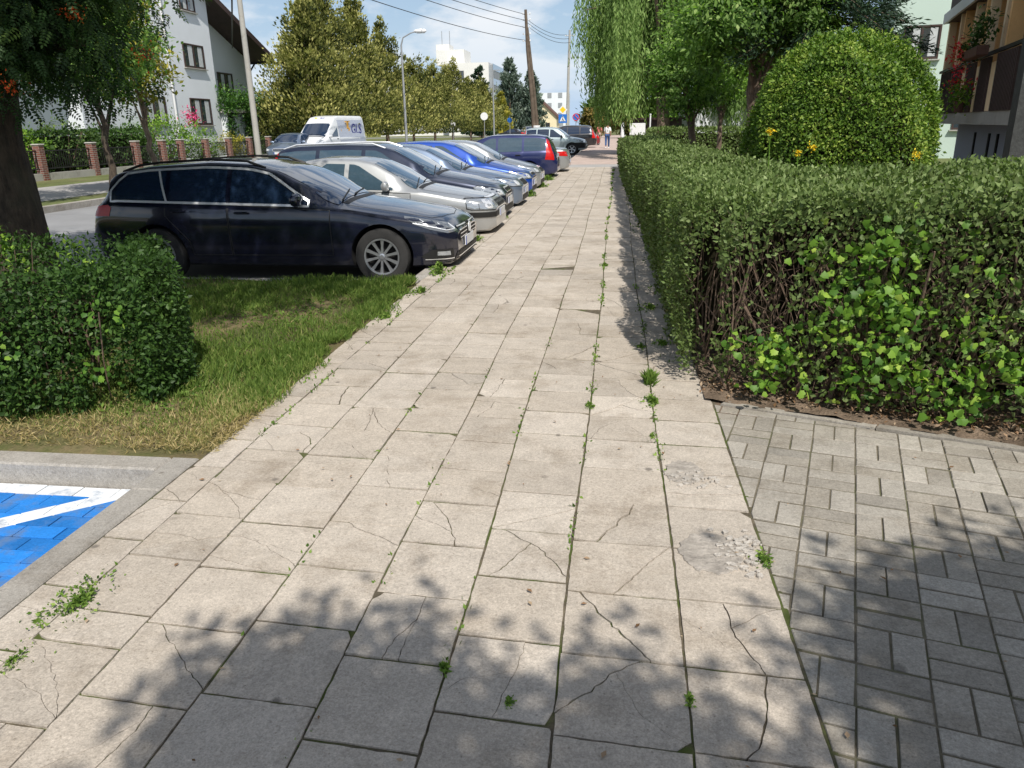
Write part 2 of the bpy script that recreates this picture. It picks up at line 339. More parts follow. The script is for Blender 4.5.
def _pinnate():
    v=[];f=[]
    def lf(px,py,ang,l,w,dz):
        b=len(v); c,s=math.cos(ang),math.sin(ang)
        for x,y,z in ((0,0,0),(w,l*.5,.02),(0,l,-.03),(-w,l*.5,.02)): v.append((px+x*c-y*s,py+x*s+y*c,z+dz))
        f.extend([(b,b+1,b+2),(b,b+2,b+3)])
    for i in range(5):
        y=.18+i*.16; l=.30-.02*i
        for sg in (-1,1): lf(0,y,sg*-1.15,l,.065,-.05*i*i*.1)
    lf(0,.9,0,.26,.065,-.08)
    return np.array(v),np.array(f)
PINN=_pinnate()
def frames(d,up):
    d=d/np.maximum(np.linalg.norm(d,axis=1,keepdims=True),1e-6); x=np.cross(d,up); n=np.linalg.norm(x,axis=1,keepdims=True)
    x=np.where(n<1e-4,np.array([[1,0,0]]),x/np.maximum(n,1e-6)); z=np.cross(x,d); return x,d,z
def scatter(tpl,pos,d,up,size,rnd):
    tv,tf=tpl; x,y,z=frames(d,up); n=len(pos)
    V=(tv[None,:,0,None]*x[:,None]+tv[None,:,1,None]*y[:,None]+tv[None,:,2,None]*z[:,None])*size[:,None,None]+pos[:,None]
    F=(tf[None]+(np.arange(n)*len(tv))[:,None,None]).reshape(-1,3)
    return V.reshape(-1,3),F,np.repeat(rnd,len(tv))
def join(parts):
    Vs=[];Fs=[];Rs=[];b=0
    for V,F,r in parts: Vs.append(V);Fs.append(F+b);Rs.append(r);b+=len(V)
    return np.concatenate(Vs),np.concatenate(Fs),np.concatenate(Rs)
def rdir(n): v=rng.normal(size=(n,3)); return v/np.linalg.norm(v,axis=1,keepdims=True)
def leaves(name,m,parent,tpl,pos,size,out=None,outw=.6,droop=0,rnd=None,upw=.7,**k):
    n=len(pos); d=rdir(n)
    if out is not None: d=d*(1-outw)+out*outw
    d[:,2]-=droop; up=rdir(n)*(1-upw)+np.array([[0,0,1.]])*upw
    if out is not None: up=up+out*.5
    if rnd is None: rnd=rng.random(n)
    size=size*(.7+.6*rng.random(n))
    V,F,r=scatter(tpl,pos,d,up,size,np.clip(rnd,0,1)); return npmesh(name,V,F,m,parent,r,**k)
def clumps(ells,ncl,nlf,cr,shell=.55,flat=.75):
    """leaf positions in clumps spread over ellipsoids -> pos, outward dir, brightness"""
    P=[];O=[];B=[]; vol=np.array([e[3]*e[4]*e[5] for e in ells])**.67; vol/=vol.sum()
    for e,w in zip(ells,vol):
        k=max(3,int(ncl*w)); u=rdir(k); rr=shell+(1-shell)*rng.random(k)**.6
        c=np.array(e[:3])+u*rr[:,None]*np.array(e[3:6]); cb=rng.normal(.0,.14,k)+.12*u[:,2]
        g=rng.normal(size=(k,nlf,3))*cr*np.array([1,1,flat])*(.6+.8*rng.random((k,1,1)))
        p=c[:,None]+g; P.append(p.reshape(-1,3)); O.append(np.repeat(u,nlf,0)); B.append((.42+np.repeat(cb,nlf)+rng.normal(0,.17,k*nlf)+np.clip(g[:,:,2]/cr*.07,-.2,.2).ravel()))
    return np.concatenate(P),np.concatenate(O),np.concatenate(B)
def trunk_mb(base,top,r0,r1,ends,nseg=7,flare=1.35,wob=.06,br=.35,n=12):
    mb=MB(); b=Vector(base); t=Vector(top); pts=[];rad=[]
    for i in range(nseg+1):
        f=i/nseg; p=b.lerp(t,f)+Vector((random.uniform(-1,1),random.uniform(-1,1),0))*wob*(f>0); pts.append(p)
        rad.append((r0+(r1-r0)*f)*(flare if i==0 else (1.08 if i==1 and flare>1 else 1)))
    mb.tube(pts,rad,n)
    for e in ends:
        e=Vector(e); f=random.uniform(.55,.98); s=b.lerp(t,f); r=(r0+(r1-r0)*f)*br*1.25
        mid=s.lerp(e,.5)+Vector((0,0,.12*(e-s).length)); mb.tube([s,s.lerp(mid,.5)+Vector((0,0,.03)),mid,e],[r,r*.75,r*.5,r*.15],6)
    return mb
def tree(name,base,h0,r0,ells,m,lf,ncl,nlf,cr,label,cat='tree',bark='bark2',group=None,tpl=OVAL,nb=8,droop=.2,top=None,shell=.55,flare=1.35,**k):
    root=empty(name,base,0,label,cat,group); b=Vector(base)
    rel=[(e[0]-b.x,e[1]-b.y,e[2]-b.z,*e[3:]) for e in ells]
    ends=[]
    for i in range(nb):
        e=random.choice(rel); u=rdir(1)[0]; ends.append((e[0]+u[0]*e[3]*.6,e[1]+u[1]*e[4]*.6,e[2]+u[2]*e[5]*.5))
    tp=top or (rel[0][0]*.4,rel[0][1]*.4,h0)
    trunk_mb((0,0,-.05),tp,r0,r0*.6,ends,flare=flare).build('trunk',bark,root,smooth=True)
    P,O,B=clumps(rel,ncl,nlf,cr,shell)
    leaves('crown',m,root,tpl,P,lf,O,.35,droop,B,**k)
    return root
# ------------------------------------------------------------------ GROUND AND PAVING
XP=-2.08; YE=31.7
g=MB()
G0=-.17
npmesh('ground',[(-900,-300,G0-.03),(900,-300,G0-.03),(900,1500,G0-.03),(-900,1500,G0-.03)],np.array([[0,1,2,3]]),'ground',kind='structure')
def slabbox(name,x0,x1,y0,y1,z0,z1,m):
    mb=MB(); mb.box(((x0+x1)/2,(y0+y1)/2,(z0+z1)/2),(x1-x0,y1-y0,z1-z0)); return mb.build(name,m,kind='structure')
def cut(poly,p,d,gap):
    """split convex polygon by a line through p with direction d; returns the two pieces with a gap"""
    nx,ny=-d[1],d[0]; res=[]
    for sg in (1,-1):
        o=[];N=len(poly)
        def sd(q): return sg*((q[0]-p[0])*nx+(q[1]-p[1])*ny)-gap/2
        for i in range(N):
            a,b=poly[i],poly[(i+1)%N]; sa,sb=sd(a),sd(b)
            if sa>=0: o.append(a)
            if sa*sb<0: t=sa/(sa-sb); o.append((a[0]+(b[0]-a[0])*t,a[1]+(b[1]-a[1])*t))
        if len(o)>2: res.append(o)
    return res
def crackcut(poly,p,d,gap):
    """split a polygon along a wandering crack; returns two pieces or the polygon alone"""
    nx,ny=-d[1],d[0]; N=len(poly); hits=[]
    for i in range(N):
        a,b=poly[i],poly[(i+1)%N]; sa=(a[0]-p[0])*nx+(a[1]-p[1])*ny; sb=(b[0]-p[0])*nx+(b[1]-p[1])*ny
        if sa*sb<0: t=sa/(sa-sb); hits.append((i,(a[0]+(b[0]-a[0])*t,a[1]+(b[1]-a[1])*t)))
    if len(hits)!=2: return [poly]
    (i,A_),(j,B_)=hits; L=math.hypot(B_[0]-A_[0],B_[1]-A_[1]); n=max(2,int(L/.022)); off=[0]; 
    for k in range(1,n): off.append(off[-1]+random.gauss(0,.0042))
    off.append(off[-1]); off=[o-(off[-1])*k/n for k,o in enumerate(off)]; bow=random.gauss(0,.018)
    ux,uy=(B_[0]-A_[0])/L,(B_[1]-A_[1])/L; vx,vy=-uy,ux
    def path(sg): 
        o_=[]
        for k in range(n+1):
            w_=off[k]+bow*math.sin(PI*k/n)+sg*gap*.5*(.5+random.random()); o_.append((A_[0]+ux*L*k/n+vx*w_,A_[1]+uy*L*k/n+vy*w_))
        return o_
    mid=poly[i+1:j+1]; rest=poly[j+1:]+poly[:i+1]
    sgn=1 if sum(((q[0]-A_[0])*vx+(q[1]-A_[1])*vy) for q in mid)>0 else -1
    return [path(sgn)[::1][:0]+mid[:0]+[path(sgn)[0]]+mid+path(sgn)[::-1][:-1], rest+path(-sgn)]
def area(p): return abs(sum(p[i][0]*p[(i+1)%len(p)][1]-p[(i+1)%len(p)][0]*p[i][1] for i in range(len(p))))/2
def jag(pts,mx=.09,amp=.004):
    o=[]
    for i in range(len(pts)):
        a,b=pts[i],pts[(i+1)%len(pts)]; o.append(a); L=math.hypot(b[0]-a[0],b[1]-a[1]); n=int(L/mx)
        if L>.06:
            for k in range(1,n): t=k/n; o.append((a[0]+(b[0]-a[0])*t+random.uniform(-amp,amp),a[1]+(b[1]-a[1])*t+random.uniform(-amp,amp)))
    return o
SEAMS=[-2.075,-1.885,-1.535,-1.185,-.83,-.48,-.125,.24,.60]
def wob(i,y): return 0 if i==8 else .012*math.sin(y*.55+i*1.7)+.006*math.sin(y*1.9+i*3.1)
mb=MB(); crack=[]
for i in range(len(SEAMS)-1):
    x0,x1=SEAMS[i],SEAMS[i+1]; y=-3.0+random.uniform(0,.35); off=random.uniform(-.012,.012)
    while y<YE:
        near=y<12; ln=.352+random.uniform(-.006,.006)
        if random.random()<.04: ln*=.5
        y1=min(y+ln,YE); g1=.0030+.0016*random.random()*(2 if i in(5,6) else 1); g2=.0042+.0032*random.random()
        sk=-.022*(x1-x0)/.35
        if i==7 and y>4.5: xa,xb=x0,x1-.03
        else: xa,xb=x0,x1
        poly=[(xa+g1+wob(i,y),y+g2),(xb-g1+wob(i+1,y),y+g2+sk),(xb-g1+wob(i+1,y1),y1-g2+sk),(xa+g1+wob(i,y1),y1-g2)]
        z=random.gauss(0,.0018); rr=min(1,max(0,random.gauss(.5,.22)))
        tl=(random.gauss(0,.008),random.gauss(0,.008)) if near else (0,0)
        if near and random.random()<.35:   # a chipped corner
            k=random.randrange(4); c0=poly[k]; pa=poly[k-1]; pb=poly[(k+1)%4]; u1,u2=random.uniform(.03,.16),random.uniform(.03,.16); q1=(c0[0]+(pa[0]-c0[0])*u1,c0[1]+(pa[1]-c0[1])*u1); q2=(c0[0]+(pb[0]-c0[0])*u2,c0[1]+(pb[1]-c0[1])*u2); poly=poly[:k]+[q1,((q1[0]+q2[0])/2+random.gauss(0,.003),(q1[1]+q2[1])/2+random.gauss(0,.003)),q2]+poly[k+1:]
        if near: poly=jag(poly,.035,.0019)
        pieces=[poly]
        pc=(.62 if i in(4,5,6) else .45) if near else .12
        if i==0: pc=.6
        if random.random()<pc and y1-y>.25:
            for _ in range(random.choice((1,1,2,2,3))):
                big=max(pieces,key=area); pieces.remove(big)
                cx=sum(p[0] for p in big)/len(big)+random.uniform(-.07,.07); cy=sum(p[1] for p in big)/len(big)+random.uniform(-.07,.07)
                a=random.uniform(0,PI); pieces+=(crackcut(big,(cx,cy),(math.cos(a),math.sin(a)),random.choice((.0016,.0022,.003,.0045,.006))) if near else [big])
        multi=len(pieces)>1
        for pc_ in pieces:
            if area(pc_)<.0006: continue
            q=pc_
            mb.prism(q,-.03,z+(random.gauss(0,.0010) if multi else 0),0 if multi else .0016,max(0,min(1,rr+(random.gauss(0,.06) if multi else 0))),tl)
        y=y1
mb.build('pavement_slabs','slab',kind='structure')
slabbox('pavement_joint_bed',-2.075,.62,-3,YE,-.2,-.0065,'soil')
# two repaired spots with mortar and crumbled concrete
def blob(cx,cy,rx,ry,n=26,j=.22): return [(cx+rx*math.cos(2*PI*k/n)*(1+random.uniform(-j,j)),cy+ry*math.sin(2*PI*k/n)*(1+random.uniform(-j,j))) for k in range(n)]
mb=MB(); mb.prism(blob(.355,3.42,.09,.13,60,.10),-.01,.0055,.003); mb.prism(blob(.40,2.69,.12,.15,60,.09),-.01,.0058,.003); mb.build('mortar_patch','mortar',kind='structure')
mb=MB()
for k in range(150):
    x=random.gauss(.53,.05) if k<110 else random.gauss(.42,.06); y=random.gauss(2.72,.075) if k<110 else random.gauss(3.34,.05); q=random.uniform(.004,.016)
    if x>.60: continue
    mb.prism(blob(x,y,q,q*.8,6,.3),.0,.008+q*.35,.001,random.random())
mb.build('concrete_crumbs','rubble',kind='structure')
# grey paving blocks on the right, laid in a basket weave turned by 15 degrees
mb=MB(); A=R(-15.4); ca,sa=math.cos(A),math.sin(A); U=.206
def edgeY(x): return 4.36-(x-.70)*.40
for i in range(-8,40):
    for j in range(-26,30):
        for k in (0,1):
            if (i+j)%2: rx0,ry0,rw,rh=i*U,j*U+k*U/2,U,U/2
            else: rx0,ry0,rw,rh=i*U+k*U/2,j*U,U/2,U
            gp=.0028+.001*random.random(); gq=.0052+.0022*random.random(); pl=[(rx0+gp,ry0+gq),(rx0+rw-gp,ry0+gq),(rx0+rw-gp,ry0+rh-gq),(rx0+gp,ry0+rh-gq)]; pl=[(a+random.gauss(0,.0009),b+random.gauss(0,.0009)) for a,b in pl]
            w=[(.62+x*ca-y*sa,y*ca+x*sa) for x,y in pl]
            cx,cy=sum(p[0] for p in w)/len(w),sum(p[1] for p in w)/len(w)
            if cx>7 or cx<.40 or cy<-3.2 or cy>edgeY(cx)+.1: continue
            w2=[w]
            if min(p[0] for p in w)<.61:
                w2=[p for p in cut(w,(.606,0),(0,1),.003) if sum(q[0] for q in p)/len(p)>.606]
            if w2 and max(p[1]-edgeY(p[0]) for p in w)>0:
                w2=[p for q in w2 for p in cut(q,(.70,edgeY(.70)),(1,-.40),.002) if sum(t[1]-edgeY(t[0]) for t in p)<0]
            for q in w2:
                if area(q)>.0008: mb.prism(q,-.03,random.gauss(-.003,.002),.003,min(1,max(0,random.gauss(.5,.25))))
mb.build('block_paving','paver',kind='structure')
slabbox('block_paving_bed',.6205,7,-3.2,3.2,-.2,-.0085,'sand')
mb=MB(); mb.prism([(.622,3.2),(3.6,3.2),(.7,4.36),(.622,4.38)],-.2,-.0085); mb.build('block_paving_bed','sand',kind='structure')
# edging kerb by the hedge and the soil bed behind it
mb=MB(); x=.64
while x<6.5:
    x1=x+.78
    def ek(a): return edgeY(a)+.01
    mb.prism([(x+.004,ek(x)),(x1-.004,ek(x1)),(x1-.004+.03,ek(x1)+.05),(x+.004+.03,ek(x)+.05)],-.1,.004+random.uniform(-.004,.004),.003,random.random()); x=x1
mb.build('bed_edging','paver',kind='structure')
gx=np.linspace(.55,8,80); gy=np.linspace(0,32,200); V=[];F=[]
nx,ny=60,120; px=np.concatenate([np.linspace(0,2,45),np.linspace(2.1,8,nx-45)]); py=np.concatenate([np.linspace(0,2,50),np.linspace(2.2,29,ny-50)])
XX,YY=np.meshgrid(px,py); Xw=.56+XX; Yw=np.maximum(edgeY(Xw)+.045,1.0)+YY
Z=.012+.012*np.sin(Xw*9)*np.sin(Yw*7)+rng.normal(0,.006,Xw.shape)
idx=np.arange(nx*ny).reshape(ny,nx); Fq=np.stack([idx[:-1,:-1],idx[:-1,1:],idx[1:,1:],idx[1:,:-1]],-1).reshape(-1,4)
npmesh('hedge_bed',np.stack([Xw,Yw,Z],-1).reshape(-1,3),Fq,'bed',smooth=True,kind='structure')
mb=MB(); mb.prism([(.585,4.25),(.9,4.2),(.9,4.6),(.585,4.6)],-.2,-.007); mb.build('hedge_bed_edge','bed',kind='structure')
# garden lawn behind the hedge
slabbox('garden_lawn',1.6,40,7.5,90,-.19,-.02,'ground')
# blue marked bay with its kerbs
ZB=-.115
slabbox('bay_bed',-8,-2.23,-3,3.22,-.2,ZB-.02,'soil')
mb=MB(); mw=MB(); d0=Vector((-2.40,3.14)); d1=Vector((-4.4,1.45))
for j in range(60):
    for i in range(50):
        x0=-2.232-(i+1)*.2+(.1 if j%2 else 0); y1=3.215-j*.1; y0=y1-.1
        x1=min(x0+.2,-2.232)
        if x1-x0<.02 or x0<-7: continue
        p=[(x0+.003,y0+.003),(x1-.003,y0+.003),(x1-.003,y1-.003),(x0+.003,y1-.003)]
        q=[p]; zz=ZB+random.gauss(0,.0015)
        dn=(d1-d0).normalized(); nn=Vector((-dn.y,dn.x))
        if j==0: 
            mw.prism(p,ZB-.02,zz,.003,random.random()); continue
        # diagonal stripe: blocks cut by its two edges
        def side(pp,s): cx=sum(t[0] for t in pp)/len(pp); cy=sum(t[1] for t in pp)/len(pp); return (Vector((cx,cy))-d0).dot(nn)*1.0
        out=[]
        for e in (-.055,.055):
            q=[t for w in q for t in cut(w,tuple(d0+nn*e),tuple(dn),.0)]
        for w in q:
            if area(w)<.0003: continue
            (mw if abs(side(w,0))<.055 else mb).prism(w,ZB-.02,zz,.0015,random.random())
mb.build('blue_bay_paving','blue',kind='structure'); mw.build('bay_white_lines','whitepaint',kind='structure')
mb=MB(); y=-3.0
while y<3.37:
    y1=min(y+1.0,3.37); mb.box((-2.152,(y+y1)/2,-.10),(.142,y1-y-.006,.2+.006*random.random()),0,random.random(),.008); y=y1
mb.build('bay_side_kerb','kerb',kind='structure')
mb=MB(); x=-2.226
while x>-7:
    x1=x-.98; mb.box(((x+x1)/2,3.295,-.10),(abs(x1-x)-.008,.148,.198),0,random.random(),.01); x=x1
mb.build('bay_end_kerb','kerb',kind='structure')
# grass verge
nx,ny=110,120; XX,YY=np.meshgrid(np.linspace(-12,-2.05,nx),np.linspace(3.33,8.0,ny))
XX=np.where(XX>-2.2,XX-.0,XX)
Z=.012+.02*np.sin(XX*2.3)*np.sin(YY*1.9)+rng.normal(0,.006,XX.shape)
Z-=.0; Z[:, -6:]=np.minimum(Z[:,-6:],-.008); Z[0,:]=-.03; Z[1,:]=-.004
# earth creeping over the slab edge in places is done with the grass; keep the sheet behind it
idx=np.arange(nx*ny).reshape(ny,nx); Fq=np.stack([idx[:-1,:-1],idx[:-1,1:],idx[1:,1:],idx[1:,:-1]],-1).reshape(-1,4)
npmesh('grass_verge',np.stack([XX,YY,Z],-1).reshape(-1,3),Fq,'lawn',smooth=True,kind='structure')
mb=MB(); x=-2.1
while x>-12:
    x1=x-.98; mb.box(((x+x1)/2,8.08,-.09),(abs(x1-x)-.008,.13,.2),0,random.random(),.01); x=x1
mb.build('verge_kerb','kerb',kind='structure')
# strip of broken slabs at the head of the parking bays, bays and road
mb=MB(); y=8.16
while y<YE:
    y1=y+random.choice((.5,.75,1.0)); mb.box((-2.16,(y+y1)/2,-.1),(.14,y1-y-.006,.2),0,random.random(),.008); y=y1
mb.build('parking_kerb','kerb',kind='structure')
slabbox('parking_bays',-7.2,-2.24,8.15,66,-.24,-.160,'lane')
slabbox('road',-13.1,-7.2,-80,420,-.24,-.156,'asphalt')
slabbox('road',-200,-13.1,150,158,-.24,-.156,'asphalt')
mb=MB(); y=-20
while y<140:
    mb.box((-13.18,y+.5,-.1),(.15,.99,.2),0,random.random(),.01); y+=1
mb.build('road_kerb','kerb',kind='structure')
slabbox('far_verge',-14.6,-13.26,-20,140,-.24,-.045,'ground')
slabbox('far_pavement',-18.4,-14.6,-20,140,-.24,-.04,'farpath')
slabbox('far_lawn',-21,-18.4,-20,140,-.24,-.035,'ground')
slabbox('entrance_strip',-2.1,.62,YE,34.0,-.2,-.006,'farpath')
slabbox('reddish_pavement',-2.3,.62,34.0,130,-.2,-.004,'redpaver')
slabbox('side_drive',.62,1.4,31.9,130,-.2,-.009,'farpath')
# ------------------------------------------------------------------ CARS
def lerp_tab(tab,s): return np.interp(s,[t[0] for t in tab],[t[1] for t in tab])
def smooth_tab(tab,s,sig=.05):
    o=np.zeros_like(s); w=0
    for k in np.linspace(-2,2,9):
        a=math.exp(-k*k/2); o+=a*lerp_tab(tab,s+k*sig); w+=a
    return o/w
KIND={
 'wagon':dict(L=4.77,H=1.48,T=[(0,.60),(.05,.70),(.22,.78),(.7,.88),(1.30,.97),(1.42,1.0),(2.20,1.36),(2.55,1.45),(3.1,1.48),(3.9,1.44),(4.38,1.36),(4.62,1.02),(4.72,.90),(4.77,.62)],
   B=[(0,.55),(.05,.64),(.3,.74),(1.3,.90),(2,.935),(4.3,1.0),(4.6,.97),(4.77,.60)],ws=(1.40,2.28),rw=(4.40,4.60),win=[(1.80,2.78),(2.84,3.58),(3.64,4.36)]),
 'estate':dict(L=4.5,H=1.47,T=[(0,.58),(.05,.68),(.22,.76),(.7,.87),(1.15,.95),(1.25,.98),(1.98,1.36),(2.3,1.45),(2.9,1.47),(3.8,1.45),(4.15,1.40),(4.36,1.02),(4.45,.88),(4.5,.6)],
   B=[(0,.53),(.05,.62),(.3,.72),(1.2,.88),(2,.90),(4.1,.95),(4.35,.93),(4.5,.58)],ws=(1.23,2.05),rw=(4.17,4.35),win=[(1.62,2.50),(2.57,3.35),(3.42,4.12)]),
 'sedan':dict(L=4.3,H=1.42,T=[(0,.58),(.04,.70),(.2,.76),(.7,.85),(1.12,.93),(1.22,.96),(1.92,1.34),(2.2,1.40),(2.7,1.42),(3.15,1.36),(3.62,1.03),(3.75,1.0),(4.15,.98),(4.25,.90),(4.3,.6)],
   B=[(0,.53),(.05,.64),(.3,.71),(1.15,.86),(2,.88),(3.7,.93),(4.15,.93),(4.3,.58)],ws=(1.2,1.96),rw=(3.2,3.6),win=[(1.58,2.30),(2.37,3.05)]),
 'hatch':dict(L=4.0,H=1.45,T=[(0,.58),(.05,.68),(.2,.75),(.6,.86),(.98,.95),(1.08,.98),(1.8,1.36),(2.1,1.43),(2.6,1.45),(3.3,1.42),(3.6,1.34),(3.84,1.02),(3.95,.88),(4.0,.6)],
   B=[(0,.53),(.05,.62),(.3,.72),(1.1,.88),(2,.90),(3.6,.96),(3.85,.93),(4.0,.58)],ws=(1.06,1.86),rw=(3.62,3.82),win=[(1.45,2.26),(2.33,3.05),(3.1,3.42)]),
 'suv':dict(L=4.5,H=1.70,T=[(0,.72),(.05,.86),(.2,.95),(.6,1.03),(1.05,1.09),(1.15,1.12),(1.85,1.58),(2.15,1.67),(2.8,1.70),(3.8,1.67),(4.12,1.60),(4.33,1.15),(4.45,1.0),(4.5,.7)],
   B=[(0,.65),(.05,.80),(.3,.90),(1.1,1.03),(2,1.05),(4.1,1.10),(4.35,1.06),(4.5,.68)],ws=(1.13,1.90),rw=(4.14,4.32),win=[(1.5,2.42),(2.49,3.30),(3.37,4.05)]),
 'van':dict(L=5.5,H=2.45,T=[(0,.80),(.05,.98),(.2,1.08),(.6,1.22),(.75,1.30),(1.55,2.10),(1.85,2.36),(2.3,2.44),(3,2.45),(5.2,2.45),(5.42,2.40),(5.5,1.9)],
   B=[(0,.7),(.05,.9),(.3,1.0),(.75,1.18),(1.4,1.22),(5.2,1.25),(5.45,1.2),(5.5,.9)],ws=(.74,1.50),rw=(5.46,5.49),win=[(1.12,1.95)]),
}
def wheel(parent,loc,r,w,side,style,mtyre='tyre'):
    k=(round(r,3),round(w,3),style)
    if k not in WH:
        t=MB(); rr=r*.66
        prof=[(rr*.98,-w*.45),(r*.88,-w/2),(r*.97,-w*.44),(r,-w*.3),(r,w*.3),(r*.97,w*.44),(r*.88,w/2),(rr*1.02,w*.47),(rr*.98,w*.40)]
        t.lathe(prof,40,axis='y',cap=False); q=MB()
        q.lathe([(rr*1.0,-w*.3),(rr*1.01,w*.44),(rr*.95,w*.46),(rr*.90,w*.34),(rr*.88,w*.05),(.03,.02)],40,axis='y')
        s=MB(); nb=10 if style=='alloy' else 7
        if style in('alloy','alloy5'):
            nb=10 if style=='alloy' else 5; wid=.016 if style=='alloy' else .035
            for i in range(nb):
                a=2*PI*i/nb+.16; ca_,sa_=math.cos(a),math.sin(a); px,pz=-sa_,ca_
                pts=[]
                for rad_,ww,yy in((rr*.12,wid*.9,w*.40),(rr*.55,wid*.8,w*.40),(rr*.93,wid*1.25,w*.43)):
                    pts+= [(ca_*rad_+px*ww,yy,sa_*rad_+pz*ww),(ca_*rad_-px*ww,yy,sa_*rad_-pz*ww),(ca_*rad_-px*ww,yy-.025,sa_*rad_-pz*ww),(ca_*rad_+px*ww,yy-.025,sa_*rad_+pz*ww)]
                fs=[]
                for j in(0,4):
                    for e in range(4): fs.append((j+e,j+(e+1)%4,j+4+(e+1)%4,j+4+e))
                s.add(pts,fs+[(0,1,2,3),(11,10,9,8)])
            s.lathe([(rr*.17,w*.30),(rr*.17,w*.43),(rr*.10,w*.45),(.005,w*.45)],20,axis='y')
            s.lathe([(rr*.90,w*.36),(rr*.90,w*.455),(rr*.99,w*.47),(rr*1.0,w*.40)],40,axis='y',cap=False)
        else:
            s.lathe([(rr*.99,w*.42),(rr*.95,w*.49),(rr*.70,w*.46),(rr*.62,w*.40),(rr*.4,w*.44),(rr*.22,w*.47),(.01,w*.48)],32,axis='y')
            for i in range(nb):
                a=2*PI*i/nb; s.box((math.cos(a)*rr*.70,w*.47,math.sin(a)*rr*.70),(.03,.012,.03))
        WH[k]=(t,q,s)
        e=bpy.data.objects.new('wheel',None); 
        a=t.build('tyre',mtyre,None,smooth=True); b=q.build('wheel_well','arch' if style!='cap' else 'hub',None,smooth=True)
        c=s.build('rim','alloy' if style!='cap' else 'hub',None,smooth=(style=='cap'))
        WH[k]=(a.data,b.data,c.data)
        for o in(a,b,c): bpy.data.objects.remove(o)
        bpy.data.objects.remove(e)
    e=bpy.data.objects.new('wheel',None); e.empty_display_size=.1; e.location=loc; e.rotation_euler=(0,.4,0 if side>0 else PI); link(e,parent)
    for n_,d in zip(('tyre','wheel_dish','rim'),WH[k]): link(bpy.data.objects.new(n_,d),e)
    return e
WH={}
def inner_pts(poly,step):
    xs=[p[0] for p in poly]; ys=[p[1] for p in poly]; o=[]
    x=min(xs)+step*.5
    while x<max(xs):
        y=min(ys)+step*.5
        while y<max(ys):
            o.append((x,y)); y+=step
        x+=step
    return o
def densify(poly,step):
    o=[]
    for i in range(len(poly)):
        a,b=poly[i],poly[(i+1)%len(poly)]; n=max(1,int(math.hypot(b[0]-a[0],b[1]-a[1])/step))
        for k in range(n): o.append((a[0]+(b[0]-a[0])*k/n,a[1]+(b[1]-a[1])*k/n))
    return o
class Proj:
    """projects flat shapes onto the body shell so trim, glass and lamps follow its curve"""
    def __init__(s,bvh,o,ax,ay,d): s.b=bvh; s.o=Vector(o); s.ax=Vector(ax); s.ay=Vector(ay); s.d=Vector(d).normalized()
    def hit(s,a,b,eps):
        q=s.o+s.ax*a+s.ay*b; h=s.b.ray_cast(q-s.d*6,s.d)
        return None if h[0] is None else h[0]-s.d*eps
    def poly(s,poly,name,m,parent,eps=.004,step=.06):
        P=densify(poly,step*.7); n=len(P); I=inner_pts(poly,step)
        r=geometry.delaunay_2d_cdt([Vector(p) for p in P+I],[],[list(range(n))],1,1e-5)
        vs=[];ok=[]
        for v in r[0]:
            h=s.hit(v[0],v[1],eps); ok.append(h is not None); vs.append(h if h is not None else Vector((0,0,0)))
        fs=[f for f in r[2] if all(ok[i] for i in f)]
        used=sorted({i for f in fs for i in f}); mp={i:k for k,i in enumerate(used)}
        mb=MB(); mb.add([vs[i] for i in used],[tuple(mp[i] for i in f) for f in fs])
        return mb.build(name,m,parent,smooth=True) if fs else None
    def ribbon(s,pts,w,name,m,parent,eps=.006,step=.05,close=False,mb=None):
        pts=list(pts)+([pts[0]] if close else []); Q=[]
        for i in range(len(pts)-1):
            a,b=pts[i],pts[i+1]; n=max(1,int(math.hypot(b[0]-a[0],b[1]-a[1])/step))
            for k in range(n): Q.append((a[0]+(b[0]-a[0])*k/n,a[1]+(b[1]-a[1])*k/n))
        Q.append(pts[-1]); own=mb is None; mb=mb or MB(); prev=None
        for i,q in enumerate(Q):
            a=Q[max(i-1,0)];b=Q[min(i+1,len(Q)-1)]; t=Vector((b[0]-a[0],b[1]-a[1]))
            if close and i in(0,len(Q)-1): t=Vector((Q[1][0]-Q[-2][0],Q[1][1]-Q[-2][1]))
            t.normalize(); n=Vector((-t.y,t.x))*w/2
            h1=s.hit(q[0]+n.x,q[1]+n.y,eps);h2=s.hit(q[0]-n.x,q[1]-n.y,eps)
            if h1 is None or h2 is None: prev=None; continue
            if prev: 
                p1,p2=prev; mb.add([p1,h1,h2,p2],[(0,1,2,3)])
            prev=(h1,h2)
        return mb.build(name,m,parent) if own and mb.v else mb
